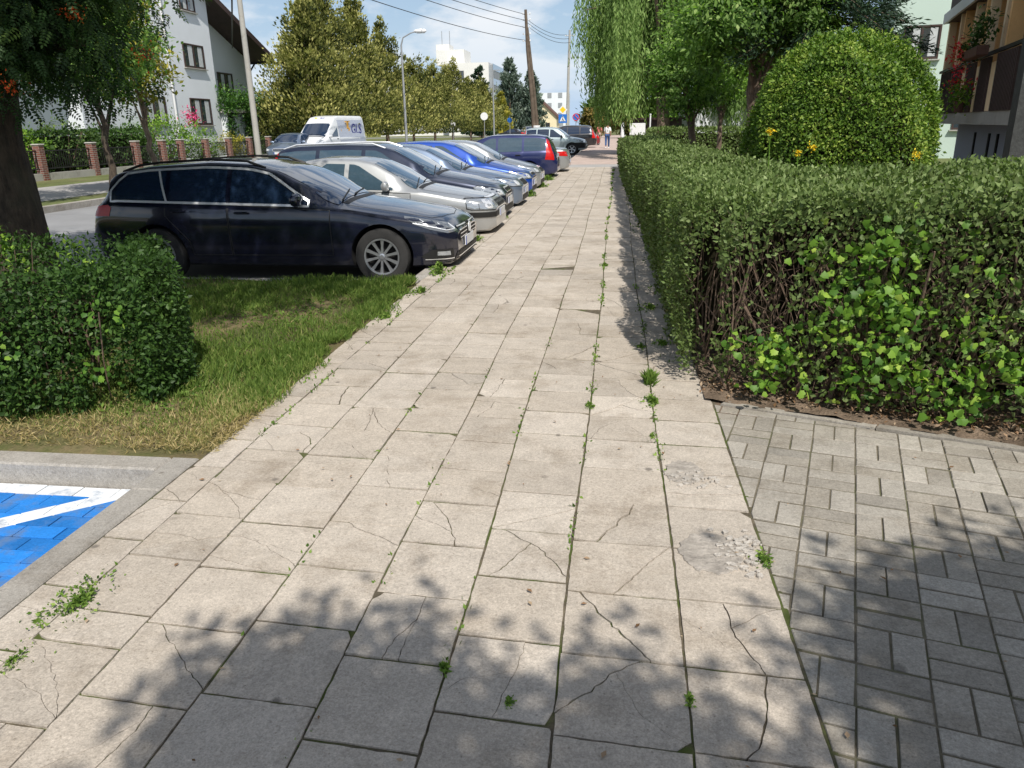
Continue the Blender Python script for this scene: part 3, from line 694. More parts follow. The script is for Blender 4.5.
def car(name,label,pos,rz,kind,pm,L=None,H=None,W=1.80,wb=2.65,fo=.88,r=.32,style='alloy5',front='modern',group='cars parked nose-in along the pavement',cat='car',rails=False,trim=False,glass='glass',detail=1,rear=True,bandf=None,lowtrim=None,mirror=None,fn=None):
    K=KIND[kind]; L=L or K['L']; H=H or K['H']; fx=L/K['L']; fz=H/K['H']
    T=[(a*fx,b*fz) for a,b in K['T']]; Bt=[(a*fx,b*fz) for a,b in K['B']]
    hw=W/2; root=empty(name,pos,rz,label,cat,group)
    wz=[(0,hw*.66),(.03,hw*.76),(.10,hw*.86),(.30,hw*.945),(.7,hw*.985),(1.2,hw),(L-1.2,hw),(L-.5,hw*.975),(L-.15,hw*.91),(L-.04,hw*.83),(L,hw*.76)]
    zl=[(0,.26),(.10,.20),(.5,.18),(L-.6,.20),(L-.1,.27),(L,.34)]
    if kind in('suv',): zl=[(a,b+.08) for a,b in zl]
    def sec(s,off=0):
        s=np.asarray(s,float); zt=smooth_tab(T,s,.045); zs=np.minimum(smooth_tab(Bt,s,.05),zt-.012); w=smooth_tab(wz,s,.03); zb=lerp_tab(zl,s)
        return zt,zs,w,zb
    NG=18
    def ring(s):
        zt,zs,w,zb=[float(v) for v in sec([s])]if False else [float(v[0]) for v in sec([s])]
        pts=[(0,zb),(w*.60,zb),(w*.86,zb+.004),(w*.925,zb+.035),(w*.955,zb+.11)]
        zc=zb+.13; h=zs-zc
        for f,ww in((.18,.968),(.36,.984),(.55,.997),(.70,1.0),(.82,.992),(.90,.982),(.96,.970),(1.0,.950)):
            pts.append((w*ww,zc+h*f))
        hh=zt-zs; k=min(1,max(0,(hh-.09)/.20)); k=k*k*(3-2*k)
        yb=w*.950; lean=.46 if kind!='van' else .13; yr=max(yb-lean*hh*.86-.01,.2)
        for i in range(1,NG+1):
            u=i/NG
            # cabin curve
            if u<=.5: t=u/.5; yc=yb+(yr-yb)*t+.018*math.sin(t*PI); zc_=zs+hh*.86*t
            elif u<=.68:
                t=(u-.5)/.18; a=t*PI/2*.92; rx=min(.14,yr*.4); yc=yr-rx*(1-math.cos(a)); zc_=zs+hh*.86+(hh*.14-.022)*math.sin(a)
            else:
                t=(u-.68)/.32; y0=yr-min(.14,yr*.4)*(1-math.cos(PI/2*.92)); yc=y0*(1-t); z0=zs+hh*.86+(hh*.14-.022)*math.sin(PI/2*.92); zc_=z0+(zt-z0)*(1-(1-t)**2.0)
            yh=yb*(1-u); zh=zs+hh*(1-(yh/yb)**2.6) if yb>0 else zt
            pts.append((yc*k+yh*(1-k),zc_*k+zh*(1-k)))
        return pts
    st=list(np.concatenate([[0,.012,.03,.055,.09,.14],np.arange(.2,L-.18,.075),[L-.14,L-.09,L-.055,L-.03,L-.012,L]]))
    V=[];n=None
    for s in st:
        rg=ring(s); n=len(rg); x=L/2-s
        V+= [(x,y,z) for y,z in rg]; V+=[(x,-y,z) for y,z in rg[1:-1][::-1]]
    N=2*n-2; F=[]
    for i in range(len(st)-1):
        for j in range(N): a=i*N+j;b=i*N+(j+1)%N; F.append((a,b,b+N,a+N))
    F.append(tuple(range(N))[::-1]); F.append(tuple((len(st)-1)*N+j for j in range(N)))
    me=bpy.data.meshes.new('body'); me.from_pydata(V,[],F); bm=bmesh.new(); bm.from_mesh(me); bmesh.ops.recalc_face_normals(bm,faces=bm.faces); bm.to_mesh(me)
    bvh=BVHTree.FromBMesh(bm); bm.free(); me.materials.append(M[pm]); me.materials.append(M['arch'])
    body=link(bpy.data.objects.new('body',me),root)
    wy=hw-.02; axs=[L/2-fo,L/2-fo-wb]; cutter=MB()
    for ax in axs:
        for sg in(1,-1):
            cutter.lathe([(r+.045,sg*(wy-.30)),(r+.045,sg*(wy+.3))],36,(ax,0,r+.01),'y')
    cu=cutter.build('cutter','arch',root); md=body.modifiers.new('b','BOOLEAN'); md.object=cu; md.operation='DIFFERENCE'; md.solver='EXACT'
    dg=bpy.context.evaluated_depsgraph_get(); new=bpy.data.meshes.new_from_object(body.evaluated_get(dg)); body.modifiers.clear(); body.data=new; new.name='body'
    bpy.data.objects.remove(cu)
    mi=[]
    for p in new.polygons:
        c=p.center; a=0
        for ax in axs:
            if abs(math.hypot(c.x-ax,c.z-r-.01)-(r+.045))<.01 and abs(c.y)>wy-.31 and abs(math.hypot(p.normal.x,p.normal.z))>.9 and (p.normal.x*(c.x-ax)+p.normal.z*(c.z-r-.01))<0: a=1
            if abs(c.y)<wy-.29 and abs(c.y)>wy-.31 and abs(p.normal.y)>.9: a=1
        mi.append(a)
    new.materials.clear(); new.materials.append(M[pm]); new.materials.append(M['arch'])
    new.polygons.foreach_set('material_index',mi); new.polygons.foreach_set('use_smooth',[True]*len(mi)); new.set_sharp_from_angle(angle=R(34)); new.update()
    sides={1:Proj(bvh,(0,0,0),(1,0,0),(0,0,1),(0,-1,0)),-1:Proj(bvh,(0,0,0),(1,0,0),(0,0,1),(0,1,0))}
    fr=Proj(bvh,(0,0,0),(0,1,0),(0,0,1),(-1,0,0)); bk=Proj(bvh,(0,0,0),(0,1,0),(0,0,1),(1,0,0))
    X=lambda s:L/2-s
    def zup(s,f=.80):
        zt,zs,w,zb=sec([s]); return float(zs[0]+(zt[0]-zs[0])*f)
    def zbl(s): return float(sec([s])[1][0])
    # side glass
    wins=[(a*fx,b*fx) for a,b in K['win']]; ws=(K['ws'][0]*fx,K['ws'][1]*fx); rw=(K['rw'][0]*fx,K['rw'][1]*fx)
    for sg in(1,-1):
        P=sides[sg]
        for wi,(a,b) in enumerate(wins):
            ss=np.linspace(a,b,10); low=[(X(s),zbl(s)+.022) for s in ss]; top=[]
            for s in ss[::-1]:
                f=.80; z=zup(s,f)
                if wi==0: z=min(z,zbl(a)+.05+(s-a)*.62*fz/fx+.0)
                if wi==len(wins)-1 and kind in('wagon',): z=min(z,zbl(b)+.10+(b-s)*1.1)
                if wi==len(wins)-1 and kind=='sedan': z=min(z,zbl(b)+.04+(b-s)*.95)
                top.append((X(s),max(z,zbl(s)+.035)))
            poly=low+top
            if wi<2 and kind!='van' or kind=='van':
                # the door: a panel of its own standing 3 mm proud over a dark joint
                d0=a-.30 if wi==0 else a-.02; d1=b+.02 
                if wi==0: d0=max(a-.28,fo+r+.16)
                if wi==1: d1=min(b+.05,L-fo*0-(L-fo-wb)+0) 
                dp=[(X(d0),zbl(d0)-.02),(X(d0),.34),(X(d1),.34),(X(d1),zbl(d1)+.0)]
                if wi==1 and kind!='van':
                    xa=axs[1]; 
                    dp=[(X(d0),zbl(d0)-.0),(X(d0),.34),(xa+r+.13,.34),(xa+r+.10,.5),(min(xa+r*.75+.07,X(d0)-.3),.64),(X(d1),.80),(X(d1),zbl(d1))]
                P.ribbon(dp,.012,'door_gap','black',root,eps=.0035,close=True) if detail>1 else None
                door=P.poly(dp,'door',pm,root,eps=.003,step=.09) if detail>0 else root
                if door is None: door=root
                P.poly(poly,'window',glass,door,eps=.005,step=.08)
                if detail>0:
                    hx=X(d1)+.17; hz=zbl(d1-.1)-.085; h1=P.hit(hx,hz,.02)
                    if h1: MB().box(h1,(.17,.03,.026),0,.5,.008).build('handle',pm if detail>1 else 'black',door)
            else: P.poly(poly,'window',glass,root,eps=.005,step=.08)
            if trim:
                pass
        if trim:
            # bright line running round all the side windows
            a=wins[0][0]-.02; b=wins[-1][1]+.02; ss=np.linspace(a,b,26)
            low=[(X(s),zbl(s)+.012) for s in ss]; top=[]
            for s in ss[::-1]: top.append((X(s),max(min(zup(s,.835),zbl(a)+.07+(s-a)*.62,zbl(b)+.14+(b-s)*1.1),zbl(s)+.03)))
            P.ribbon(low+top,.026,'window_trim','chrome',root,eps=.009,close=True)
            P.ribbon([(X(wins[-1][0]-.03),zbl(wins[-1][0])),(X(wins[-1][0]+.10),zup(wins[-1][0]+.1,.82))],.026,'window_trim','chrome',root,eps=.008)
        if lowtrim:
            P.ribbon([(X(fo+r+.06),.30),(X(fo+wb-r-.06),.30)],.05,'sill_trim',lowtrim,root,eps=.008)
    # front and rear glass from the shell itself
    def patch(name_,s0,s1,ya,eps,m,parent=root):
        vs=[];fs=[];ns,ny=9,15
        pj=Proj(bvh,(0,0,0),(1,0,0),(0,1,0),(0,0,-1))
        for i in range(ns):
            s=s0+(s1-s0)*i/(ns-1)
            zt,zs,w,zb=[float(v[0]) for v in sec([s])]; hh=zt-zs
            y1=max(w*.93-.46*hh*.86-.06,.3) if kind!='van' else w*.80
            for j in range(ny):
                y=y1*(2*j/(ny-1)-1); h=pj.hit(X(s),y,eps); vs.append(h if h else Vector((X(s),y,zt)))
        for i in range(ns-1):
            for j in range(ny-1): a=i*ny+j; fs.append((a,a+1,a+ny+1,a+ny))
        return MB().add(vs,fs).build(name_,m,parent,smooth=True)
    patch('windscreen',ws[0]+.03,ws[1]-.05,0,.006,glass)
    if kind!='van' and rear:
        z0=zup(rw[1],.25); z1=zup(rw[0],.93); yy=hw*.62
        bk.poly([(-yy-.05,z0),(yy+.05,z0),(yy-.04,z1),(-yy+.04,z1)],'rear_window',glass,root,eps=.006,step=.08)
    pj=Proj(bvh,(0,0,0),(1,0,0),(0,1,0),(0,0,-1))
    # bonnet joint and wipers
    if detail>0:
        s1=ws[0]-.03; yw=hw*.80
        cb=MB(); 
        pj.ribbon([(X(.30),-yw*.86),(X(.22),-yw*.6),(X(.16),0),(X(.22),yw*.6),(X(.30),yw*.86),(X(s1),yw*.97)],.009,'x','black',root,eps=.002,mb=cb)
        pj.ribbon([(X(.30),-yw*.86),(X(s1),-yw*.97)],.009,'x','black',root,eps=.002,mb=cb)
        if cb.v: cb.build('bonnet_joint','black',root)
        pj.ribbon([(X(s1+.01),-hw*.72),(X(s1-.015),0),(X(s1+.01),hw*.72)],.07,'scuttle','black',root,eps=.003)
        for y0,y1 in((-.15,.52),(-.62,-.05)):
            a=pj.hit(X(s1+.06),y0,.02); b=pj.hit(X(s1+.16),y1,.02)
            if a and b: MB().tube([a,b],.009,5).build('wiper','black',root)
    for ax in axs:
        for sg in(1,-1): wheel(root,(ax,sg*(hw-.115),r),r,.205,sg,style)
    # mirrors
    ms=wins[0][0]+.10 if kind!='van' else 1.05
    for sg in(1,-1):
        h=sides[sg].hit(X(ms),zbl(ms)+.03,0)
        if h:
            mm=MB(); cx,cy,cz=h.x+.02,h.y+sg*.11,h.z+.055
            prof=[(.03,-.10),(.065,-.085),(.082,-.02),(.080,.05),(.055,.095),(.02,.105)]
            mm.lathe([(a,b) for a,b in prof],14,(0,0,0),'y')
            sh=MB(); sh.add([(cx+v[0]*.72,cy+v[1]*1.0,cz+v[2]*.95) for v in mm.v],mm.f)
            mo=sh.build('mirror',mirror or pm,root,smooth=True); MB().tube([(h.x,h.y-sg*.02,h.z),(cx,cy-sg*.03,cz-.03)],.022,6).build('mirror_arm','black',mo)
            if kind=='van': mo.scale=(1,1,1)
    # lamps
    c=.7071
    for sg in(1,-1):
        dg_=Proj(bvh,(L/2,0,0),(-c,sg*c,0),(0,0,1),(-c,-sg*c,0))
        if front=='vw':
            hl=[(.40,.595),(.46,.685),(.66,.72),(.96,.785),(1.0,.765),(.93,.69),(.80,.635),(.60,.585)]
            lo=dg_.poly(hl,'headlight','lampdark',root,eps=.006,step=.04)
            dg_.ribbon([(.44,.622),(.50,.68)],.018,'led_strip','led',lo,eps=.012)
            dg_.ribbon([(.44,.618),(.62,.622),(.80,.672),(.95,.71)],.010,'led_strip','chrome',lo,eps=.012)
            dg_.ribbon([(.66,.695),(.73,.655)],.016,'led_strip','led',lo,eps=.012); dg_.ribbon([(.84,.735),(.92,.705)],.022,'led_strip','led',lo,eps=.012)
        elif front=='square':
            lo=dg_.poly([(.36,.53),(.36,.69),(.80,.71),(.86,.70),(.86,.56),(.80,.54)],'headlight','lamp',root,eps=.006,step=.04)
            dg_.ribbon([(.36,.53),(.36,.69),(.80,.71),(.86,.70),(.86,.56),(.80,.54)],.012,'lamp_rim','black',lo,eps=.009,close=True)
            dg_.ribbon([(.70,.55),(.70,.70)],.008,'lamp_rim','black',lo,eps=.010)
            dg_.poly([(.44,.57),(.48,.555),(.57,.555),(.61,.58),(.61,.66),(.57,.68),(.47,.68),(.44,.66)],'reflector','chrome',lo,eps=.010,step=.05)
        elif front=='van':
            dg_.poly([(.50,.72),(.52,.92),(.80,1.08),(.98,1.06),(.95,.80),(.8,.72)],'headlight','lamp',root,eps=.006,step=.05)
        else:
            q=1 if kind!='suv' else 1.22
            hl=[(.37,.57*q),(.38,.67*q),(.62,.72*q),(.90,.755*q),(.97,.73*q),(.90,.64*q),(.70,.575*q)]
            lo=dg_.poly(hl,'headlight','lamp',root,eps=.006,step=.04)
            dg_.ribbon(hl,.010,'lamp_rim','black',lo,eps=.009,close=True)
            dg_.poly([(.44,.60*q),(.56,.59*q),(.60,.63*q),(.58,.68*q),(.50,.68*q),(.44,.65*q)],'reflector','chrome',lo,eps=.010,step=.05)
            if fn=='orange': dg_.poly([(.86,.65*q),(.95,.70*q),(.96,.73*q),(.86,.73*q)],'indicator','orange',lo,eps=.011,step=.04)
        if rear:
            db=Proj(bvh,(-L/2,0,0),(c,sg*c,0),(0,0,1),(c,-sg*c,0))
            if kind=='wagon': db.poly([(.55,.79),(.55,.90),(.84,.93),(.88,.90),(.86,.80)],'tail_light','red',root,eps=.006,step=.04)
            elif kind in('estate','suv') : 
                q=H/1.47; db.poly([(.60,.68*q),(.60,1.30*q),(.68,1.32*q),(.80,.98*q),(.86,.70*q)],'tail_light','red',root,eps=.006,step=.05)
            else: db.poly([(.50,.70),(.50,.86),(.90,.88),(.92,.72)],'tail_light','red',root,eps=.006,step=.05)
    # nose
    if front=='vw':
        gr=fr.poly([(-.52,.50),(-.50,.64),(.50,.64),(.52,.50),(.46,.47),(-.46,.47)],'grille','black',root,eps=.006,step=.06)
        for z in(.50,.545,.59,.632): fr.ribbon([(-.50,z),(-.10,z)],.012,'grille_bar','chrome',gr,eps=.014); fr.ribbon([(.10,z),(.50,z)],.012,'grille_bar','chrome',gr,eps=.014)
        em=MB(); ex=fr.hit(0,.575,.02).x
        em.lathe([(.062,0),(.062,.012),(.052,.012),(.052,0)],28,(ex,0,.575),'x')
        for a,b in(((-.030,.040),(0,-.005)),((0,-.005),(.030,.040)),((-.048,.02),(-.024,-.046)),((-.024,-.046),(0,.0)),((0,.0),(.024,-.046)),((.024,-.046),(.048,.02))):
            em.tube([(ex+.006,a[0],.575+a[1]),(ex+.006,b[0],.575+b[1])],.005,5)
        em.build('emblem','chrome',root)
        fr.poly([(-.66,.24),(-.62,.36),(.62,.36),(.66,.24),(.5,.215),(-.5,.215)],'lower_intake','black',root,eps=.006,step=.06)
        for z in(.26,.30,.34): fr.ribbon([(-.6,z),(.6,z)],.010,'intake_bar','chrome' if z==.30 else 'black',root,eps=.016)
        for sg in(1,-1):
            dg_=Proj(bvh,(L/2,0,0),(-c,sg*c,0),(0,0,1),(-c,-sg*c,0))
            dg_.poly([(.50,.30),(.52,.40),(.78,.40),(.88,.32),(.80,.28)],'fog_recess','black',root,eps=.005,step=.05)
            dg_.poly([(.56,.325),(.57,.375),(.72,.375),(.72,.33)],'fog_light','lamp',root,eps=.010,step=.05)
            dg_.ribbon([(.50,.285),(.84,.285)],.010,'fog_trim','chrome',root,eps=.012)
        pz=.43
    elif front=='square':
        gr=fr.poly([(-.36,.55),(-.36,.69),(.36,.69),(.36,.55)],'grille','black',root,eps=.006,step=.06)
        fr.ribbon([(-.37,.545),(-.37,.70),(.37,.70),(.37,.545)],.016,'grille_rim','chrome',gr,eps=.012,close=True)
        for y in np.linspace(-.3,.3,13): fr.ribbon([(y,.56),(y,.68)],.006,'grille_bar','chrome',gr,eps=.010)
        pz=.46
    elif front=='van':
        fr.poly([(-.55,.70),(-.55,.90),(.55,.90),(.55,.70)],'grille','black',root,eps=.006,step=.08); fr.poly([(-.8,.32),(-.8,.60),(.8,.60),(.8,.32)],'bumper','black',root,eps=.008,step=.08); pz=.5
    else:
        q=1 if kind!='suv' else 1.22
        gr=fr.poly([(-.30,.56*q),(-.33,.66*q),(-.28,.69*q),(.28,.69*q),(.33,.66*q),(.30,.56*q)],'grille','black',root,eps=.006,step=.06)
        if gr: fr.ribbon([(-.30,.56*q),(-.33,.66*q),(-.28,.69*q),(.28,.69*q),(.33,.66*q),(.30,.56*q)],.018,'grille_rim','chrome',gr,eps=.011,close=True)
        fr.poly([(-.50,.27*q),(-.46,.38*q),(.46,.38*q),(.50,.27*q)],'lower_intake','black',root,eps=.006,step=.06); pz=.46*q
    if bandf:
        z0,z1,bm_=bandf
        fr.poly([(-hw*.62,z0),(-hw*.62,z1),(hw*.62,z1),(hw*.62,z0)],'bumper_strip',bm_,root,eps=.010,step=.06)
        for sg in(1,-1):
            dg_=Proj(bvh,(L/2,0,0),(-c,sg*c,0),(0,0,1),(-c,-sg*c,0))
            dg_.poly([(.36,z0),(.36,z1),(1.06,z1),(1.06,z0)],'bumper_strip',bm_,root,eps=.011,step=.05)
    for P,xs_ in((fr,1),(bk,-1)):
        z=pz if xs_>0 else (.80 if kind in('wagon','estate','hatch','suv') else .55)*H/1.47
        h=P.hit(0,z,.018)
        if h:
            e=MB().box(h,(.012,.52,.114),0,.5,.003).build('number_plate','plate',root); MB().box((h.x+xs_*.008,-.24*xs_,h.z),(.004,.04,.108)).build('plate_band','plateblue',e)
    if rails:
        for sg in(1,-1):
            mm=MB(); pts=[]
            s0,s1=ws[1]+.10,rw[0]-.12
            for k in range(9):
                s=s0+(s1-s0)*k/8; zt,zs,w,zb=[float(v[0]) for v in sec([s])]; y=sg*(w*.95-.46*(zt-zs)*.86-.07)
                h=pj.hit(X(s),y,0.035 if 0<k<8 else 0.0); 
                if h: pts.append(h)
            mm.tube(pts,.016,6); mm.build('roof_rail','black' if rails==1 else 'chrome',root,smooth=True)
    root['_k']=1; del root['_k']
    return root,fr,bk,sides
Zp=-.158
CARS=[]
def park(*a,**k): 
    r_=car(*a,**k); CARS.append(r_[0]); return r_
park('estate_car','glossy navy estate car with chrome window line, nearest of the parked row beside the grass',(-4.13,9.62,Zp-.01),0,'wagon','navy',L=4.58,H=1.43,W=1.83,wb=2.79,fo=.86,r=.325,style='alloy',front='vw',rails=1,trim=True,detail=2)
park('saloon_car','light silver saloon with black bumper band and square headlights behind the nearest navy estate',(-3.96,12.55,Zp),R(0),'sedan','silver',L=4.25,H=1.335,W=1.66,wb=2.45,fo=.80,r=.285,style='cap',front='square',bandf=(.42,.50,'black'),detail=2,glass='glasslight')
park('estate_car','dark blue estate with roof rails and pale headlights parked between the two silver cars',(-4.22,14.55,Zp),0,'estate','navy2',H=1.50,W=1.75,rails=2,detail=1,glass='glasslight')
park('saloon_car','blue tinted silver car with oval grille parked before the bright blue car',(-4.18,16.85,Zp),0,'estate','bluesilver',L=4.5,H=1.43,W=1.74,wb=2.51,fo=.88,r=.30,detail=1,glass='glasslight')
park('hatchback_car','bright royal blue hatchback, the only vividly blue car of the parked row',(-4.0,19.2,Zp),0,'hatch','brightblue',L=4.05,H=1.45,W=1.73,wb=2.5,fo=.82,r=.30,detail=1,glass='glasslight')
park('hatchback_car','small pale silver car just beyond the bright blue hatchback',(-3.95,21.6,Zp),0,'hatch','greysilver',L=3.9,H=1.42,W=1.68,wb=2.45,fo=.78,r=.29,style='cap',detail=1,fn='orange',glass='glasslight')
park('estate_car','dark blue estate parked tail towards the pavement with tall red rear lamps',(-4.12,26.3,Zp),PI,'estate','focusblue',L=4.45,H=1.50,W=1.72,glass='glasslight',detail=1)
park('saloon_car','silver saloon with its tail to the pavement, last of the near row by the crossing',(-3.9,29.2,Zp),PI,'sedan','greysilver',L=4.4,H=1.40,W=1.74,wb=2.6,fo=.9,r=.30,detail=1)
park('off_road_car','pale teal silver off-road car with black lower panels standing beyond the crossing drive',(-3.95,50.6,Zp),R(-4),'suv','tealsilver',L=4.05,H=1.66,W=1.78,wb=2.55,fo=.80,r=.35,group='cars parked beyond the crossing drive',lowtrim='black',detail=1,mirror='black',bandf=(.40,.72,'black'))
park('off_road_car','black off-road car with dark windows parked tail out behind the pale teal one',(-3.9,60.5,Zp),PI,'suv','blackp',L=4.7,H=1.75,W=1.85,wb=2.7,r=.36,group='cars parked beyond the crossing drive',detail=1)
park('saloon_car','dark red car just visible past the black off-road car',(-3.6,67.5,Zp),PI,'sedan','redp',L=4.3,H=1.45,W=1.75,group='cars parked beyond the crossing drive',detail=0)
van,vf,vb,vs=car('delivery_van','white delivery van with courier lettering parked across the road under the thujas',(-17.1,46.8,-.05),R(-98),'van','white',L=6.1,H=2.42,W=2.0,wb=3.3,fo=1.0,r=.34,style='cap',front='van',group=None,cat='van',detail=1,rear=False)
van.pop('group',None) if 'group' in van else None
car('small_car','grey silver hatchback with its nose out beside the white van',(-18.25,43.4,-.05),R(-88),'hatch','bluesilver',L=3.9,W=1.68,H=1.5,group=None,detail=0)
car('saloon_car','dark saloon waiting on the far road, left of the silver people carrier',(-15.5,118,-.15),R(170),'sedan','blackp',group='cars far down the street',detail=0)
car('people_carrier','silver people carrier far down the street under the spruces',(-13.5,124,-.15),R(-70),'suv','greysilver',group='cars far down the street',detail=0)
car('saloon_car','pale silver car behind the wooden pole far down the street',(-9.0,112,-.15),R(-80),'hatch','silver',group='cars far down the street',detail=0)
def text(s,size,m,parent,mat4,name='lettering',ext=.004,shear=0):
    cu=bpy.data.curves.new('t','FONT'); cu.body=s; cu.size=size; cu.extrude=ext; cu.align_x='CENTER'; cu.align_y='CENTER'; cu.shear=shear; cu.offset=.012*size
    o=bpy.data.objects.new('t',cu); COL.objects.link(o); dg=bpy.context.evaluated_depsgraph_get()
    me=bpy.data.meshes.new_from_object(o.evaluated_get(dg)); bpy.data.objects.remove(o); me.transform(mat4); me.materials.clear(); me.materials.append(M[m]); me.name=name
    return link(bpy.data.objects.new(name,me),parent)
# van lettering: side wrap with arrow and GLS, small mark over the windscreen (van local: front +x)
def basis(ax,ay,o):
    ax=Vector(ax).normalized(); ay=Vector(ay).normalized(); az=ax.cross(ay); return Matrix(((ax.x,ay.x,az.x,o[0]),(ax.y,ay.y,az.y,o[1]),(ax.z,ay.z,az.z,o[2]),(0,0,0,1)))
pp=vs[1].poly([(.75,.9),(.75,2.16),(-2.6,2.16),(-2.6,.9)],'side_wrap','vanpanel',van,eps=.006,step=.2)
yv=vs[1].hit(-.9,1.7,.014).y
text('GLS',.82,'navytext',van,basis((-1,0,0),(0,0,1),(-1.55,yv+.02,1.62)))
ar=MB(); n=16
for i in range(n):
    a0=-PI*.95+PI*.95*i/n+.0; a1=-PI*.95+PI*.95*(i+1)/n; th=.05+.16*i/n
    P_=lambda a,rr:( -.1-math.cos(a)*rr*.62, yv+.012, 1.72+math.sin(a)*rr*.5)
    ar.quad(P_(a0,.9-th),P_(a0,.9+th*.4),P_(a1,.9+th*.4),P_(a1,.9-th))
ar.box((-.45,yv+.006,1.88),(.22,.02,.42)); ar.box((-.42,yv+.006,2.06),(.6,.02,.07))
ar.build('arrow_emblem','gold',van)
hz=vf.hit(0,2.28,.02)
text('GLS',.16,'navytext',van,basis((0,-1,0),(-.4,0,1),(hz.x+.05,-.12,2.27))) if False else text('GLS',.17,'navytext',van,basis((0,1,0),(-.55,0,.83),(vf.hit(.2,2.25,.02).x,.12,2.25)))
q=vf.hit(-.3,2.25,.02); MB().box((q.x,-.28,2.25),(.012,.16,.10)).build('emblem','lime',van)
# ------------------------------------------------------------------ BUILDINGS
def window_unit(parent,o,ax,w,h,fm='frame',bars=1,sill=True,curt=True,dep=.05):
    """window centred at o on a wall; ax = horizontal unit vector along the wall (outside = ax x z)"""
    ax=Vector(ax).normalized(); n=ax.cross(Vector((0,0,1))).normalized(); o=Vector(o)
    rz=math.atan2(ax.y,ax.x); win=MB(); t=.07
    for dx,dz,ww,hh in((0,h/2-t/2,w,t),(0,-h/2+t/2,w,t),(-w/2+t/2,0,t,h-2*t),(w/2-t/2,0,t,h-2*t)): c_=o+ax*dx+Vector((0,0,dz))+n*.02; win.box(c_,(ww,.07,hh),rz)
    for i in range(bars): c_=o+ax*(w*((i+1)/(bars+1)-.5))+n*.018; win.box(c_,(t*1.2,.06,h-2*t),rz)
    wo=win.build('window',fm,parent)
    MB().box(o+n*.004,(w-.04,.03,h-.04),rz).build('pane','pane',wo)
    if curt:
        k=(w-.1)/(bars+1)
        for i in range(bars+1): MB().box(o+ax*(-w/2+k*(i+.5)+.05+k*.16)+n*.022,(k*.42,.006,h*.84),rz).build('curtain','curtain',wo)
    if sill: MB().box(o+Vector((0,0,-h/2-.04))+n*.07,(w+.16,.16,.05),rz).build('sill','conc',wo)
    return wo
# white gable house on the left; facade looks towards +X (the road)
HX=-24.0
hs=empty('house',(HX,44,-.1),0,'white three storey house with dark brown gable roof across the road','house')
def hb(c,d): return (c[0]-HX,c[1]-44,c[2]+.1),d
w=MB(); w.box(*hb((-28,40.4,4.5),(8,12.8,9.4))); w.build('wall','plaster',hs)
w=MB(); zt=lambda y:10.85-.3636*(y-41.2)+.07
v=[(-1.2,2.8,-.2),(-1.2,9.6,-.2),(-1.2,9.6,zt(53.6)),(-1.2,2.8,zt(46.8)),(-8,2.8,-.2),(-8,9.6,-.2),(-8,9.6,zt(53.6)),(-8,2.8,zt(46.8))]
w.add(v,[(0,1,2,3),(7,6,5,4),(1,5,6,2),(3,2,6,7),(0,3,7,4),(4,5,1,0)]); w.build('wall','plaster',hs)
rf=MB()
def roofpt(y,z): return y-44,z+.1
y0,z0=41.2,10.85; y1,z1=54.4,6.05
a,b=roofpt(y0,z0),roofpt(y1,z1)
rf.add([(.55,a[0],a[1]),(.55,b[0],b[1]),(-8.8,b[0],b[1]),(-8.8,a[0],a[1]),(.55,a[0],a[1]+.34),(.55,b[0],b[1]+.34),(-8.8,b[0],b[1]+.34),(-8.8,a[0],a[1]+.34)],[(3,2,1,0),(4,5,6,7),(0,1,5,4),(1,2,6,5),(2,3,7,6),(3,0,4,7)])
c_=roofpt(29,6.2); rf.add([(.55,a[0],a[1]),(.55,c_[0],c_[1]),(-8.8,c_[0],c_[1]),(-8.8,a[0],a[1]),(.55,a[0],a[1]+.34),(.55,c_[0],c_[1]+.34),(-8.8,c_[0],c_[1]+.34),(-8.8,a[0],a[1]+.34)],[(0,1,2,3),(7,6,5,4),(4,5,1,0),(5,6,2,1),(6,7,3,2),(7,4,0,3)])
rfo=rf.build('roof','roofbrown',hs)
gt=MB(); gt.tube([(.62,10.5,6.1),(-8.8,10.5,6.1)],.08,8); gt.tube([(-.9,10.4,6.05),(-1.0,9.75,5.5),(-1.05,9.7,2.9)],.06,8); gt.build('gutter','darkmetal',rfo)
for (yy,zz,ww,hh,xx) in((44.6,5.65,2.25,1.25,0),(44.6,2.68,2.25,1.45,0),(44.6,8.55,1.6,1.15,0),(39.8,5.65,2.2,1.25,0),(39.8,2.68,2.2,1.35,0),(37.0,8.3,1.5,1.1,0),(50.4,4.45,2.0,1.4,-1.2)):
    window_unit(hs,(xx+.003,yy-44,zz+.1),(0,1,0),ww,hh)
MB().tube([(.10,-2.3,0),(.10,-2.3,9)],.06,8).build('downpipe','whiteframe',hs)
# garage annex with vine on its terrace
ga=empty('garage',(-23.6,51.5,-.1),0,'low flat roofed white garage beside the gable house under a green vine','garage')
MB().box((-2.5,.3,1.3),(5,9.6,2.9)).build('wall','plaster',ga); MB().box((-2.4,.3,2.85),(5.5,10.0,.18)).build('roof','conc',ga)
dr_=MB().box((.02,3.2,1.05),(.06,2.2,2.1)).build('door','frame',ga)
MB().box((.02,-1.4,1.05),(.06,1.2,2.1)).build('door','frame',ga)
P=np.stack([rng.normal(-.1,.45,5200),rng.uniform(-5,5.6,5200),3.35+rng.normal(0,.42,5200)],1)
h_=np.stack([rng.normal(.25,.12,2600),rng.choice([-4.6,-2.4,-.2,1.2,4.9],2600)+rng.normal(0,.35,2600),3.1-rng.random(2600)**1.4*2.2],1)
P=np.concatenate([P,h_]); vi=empty('climbing_vine',(-23.6,51.5,-.1),0,'green climbing vine trailing from the terrace of the white garage','vine')
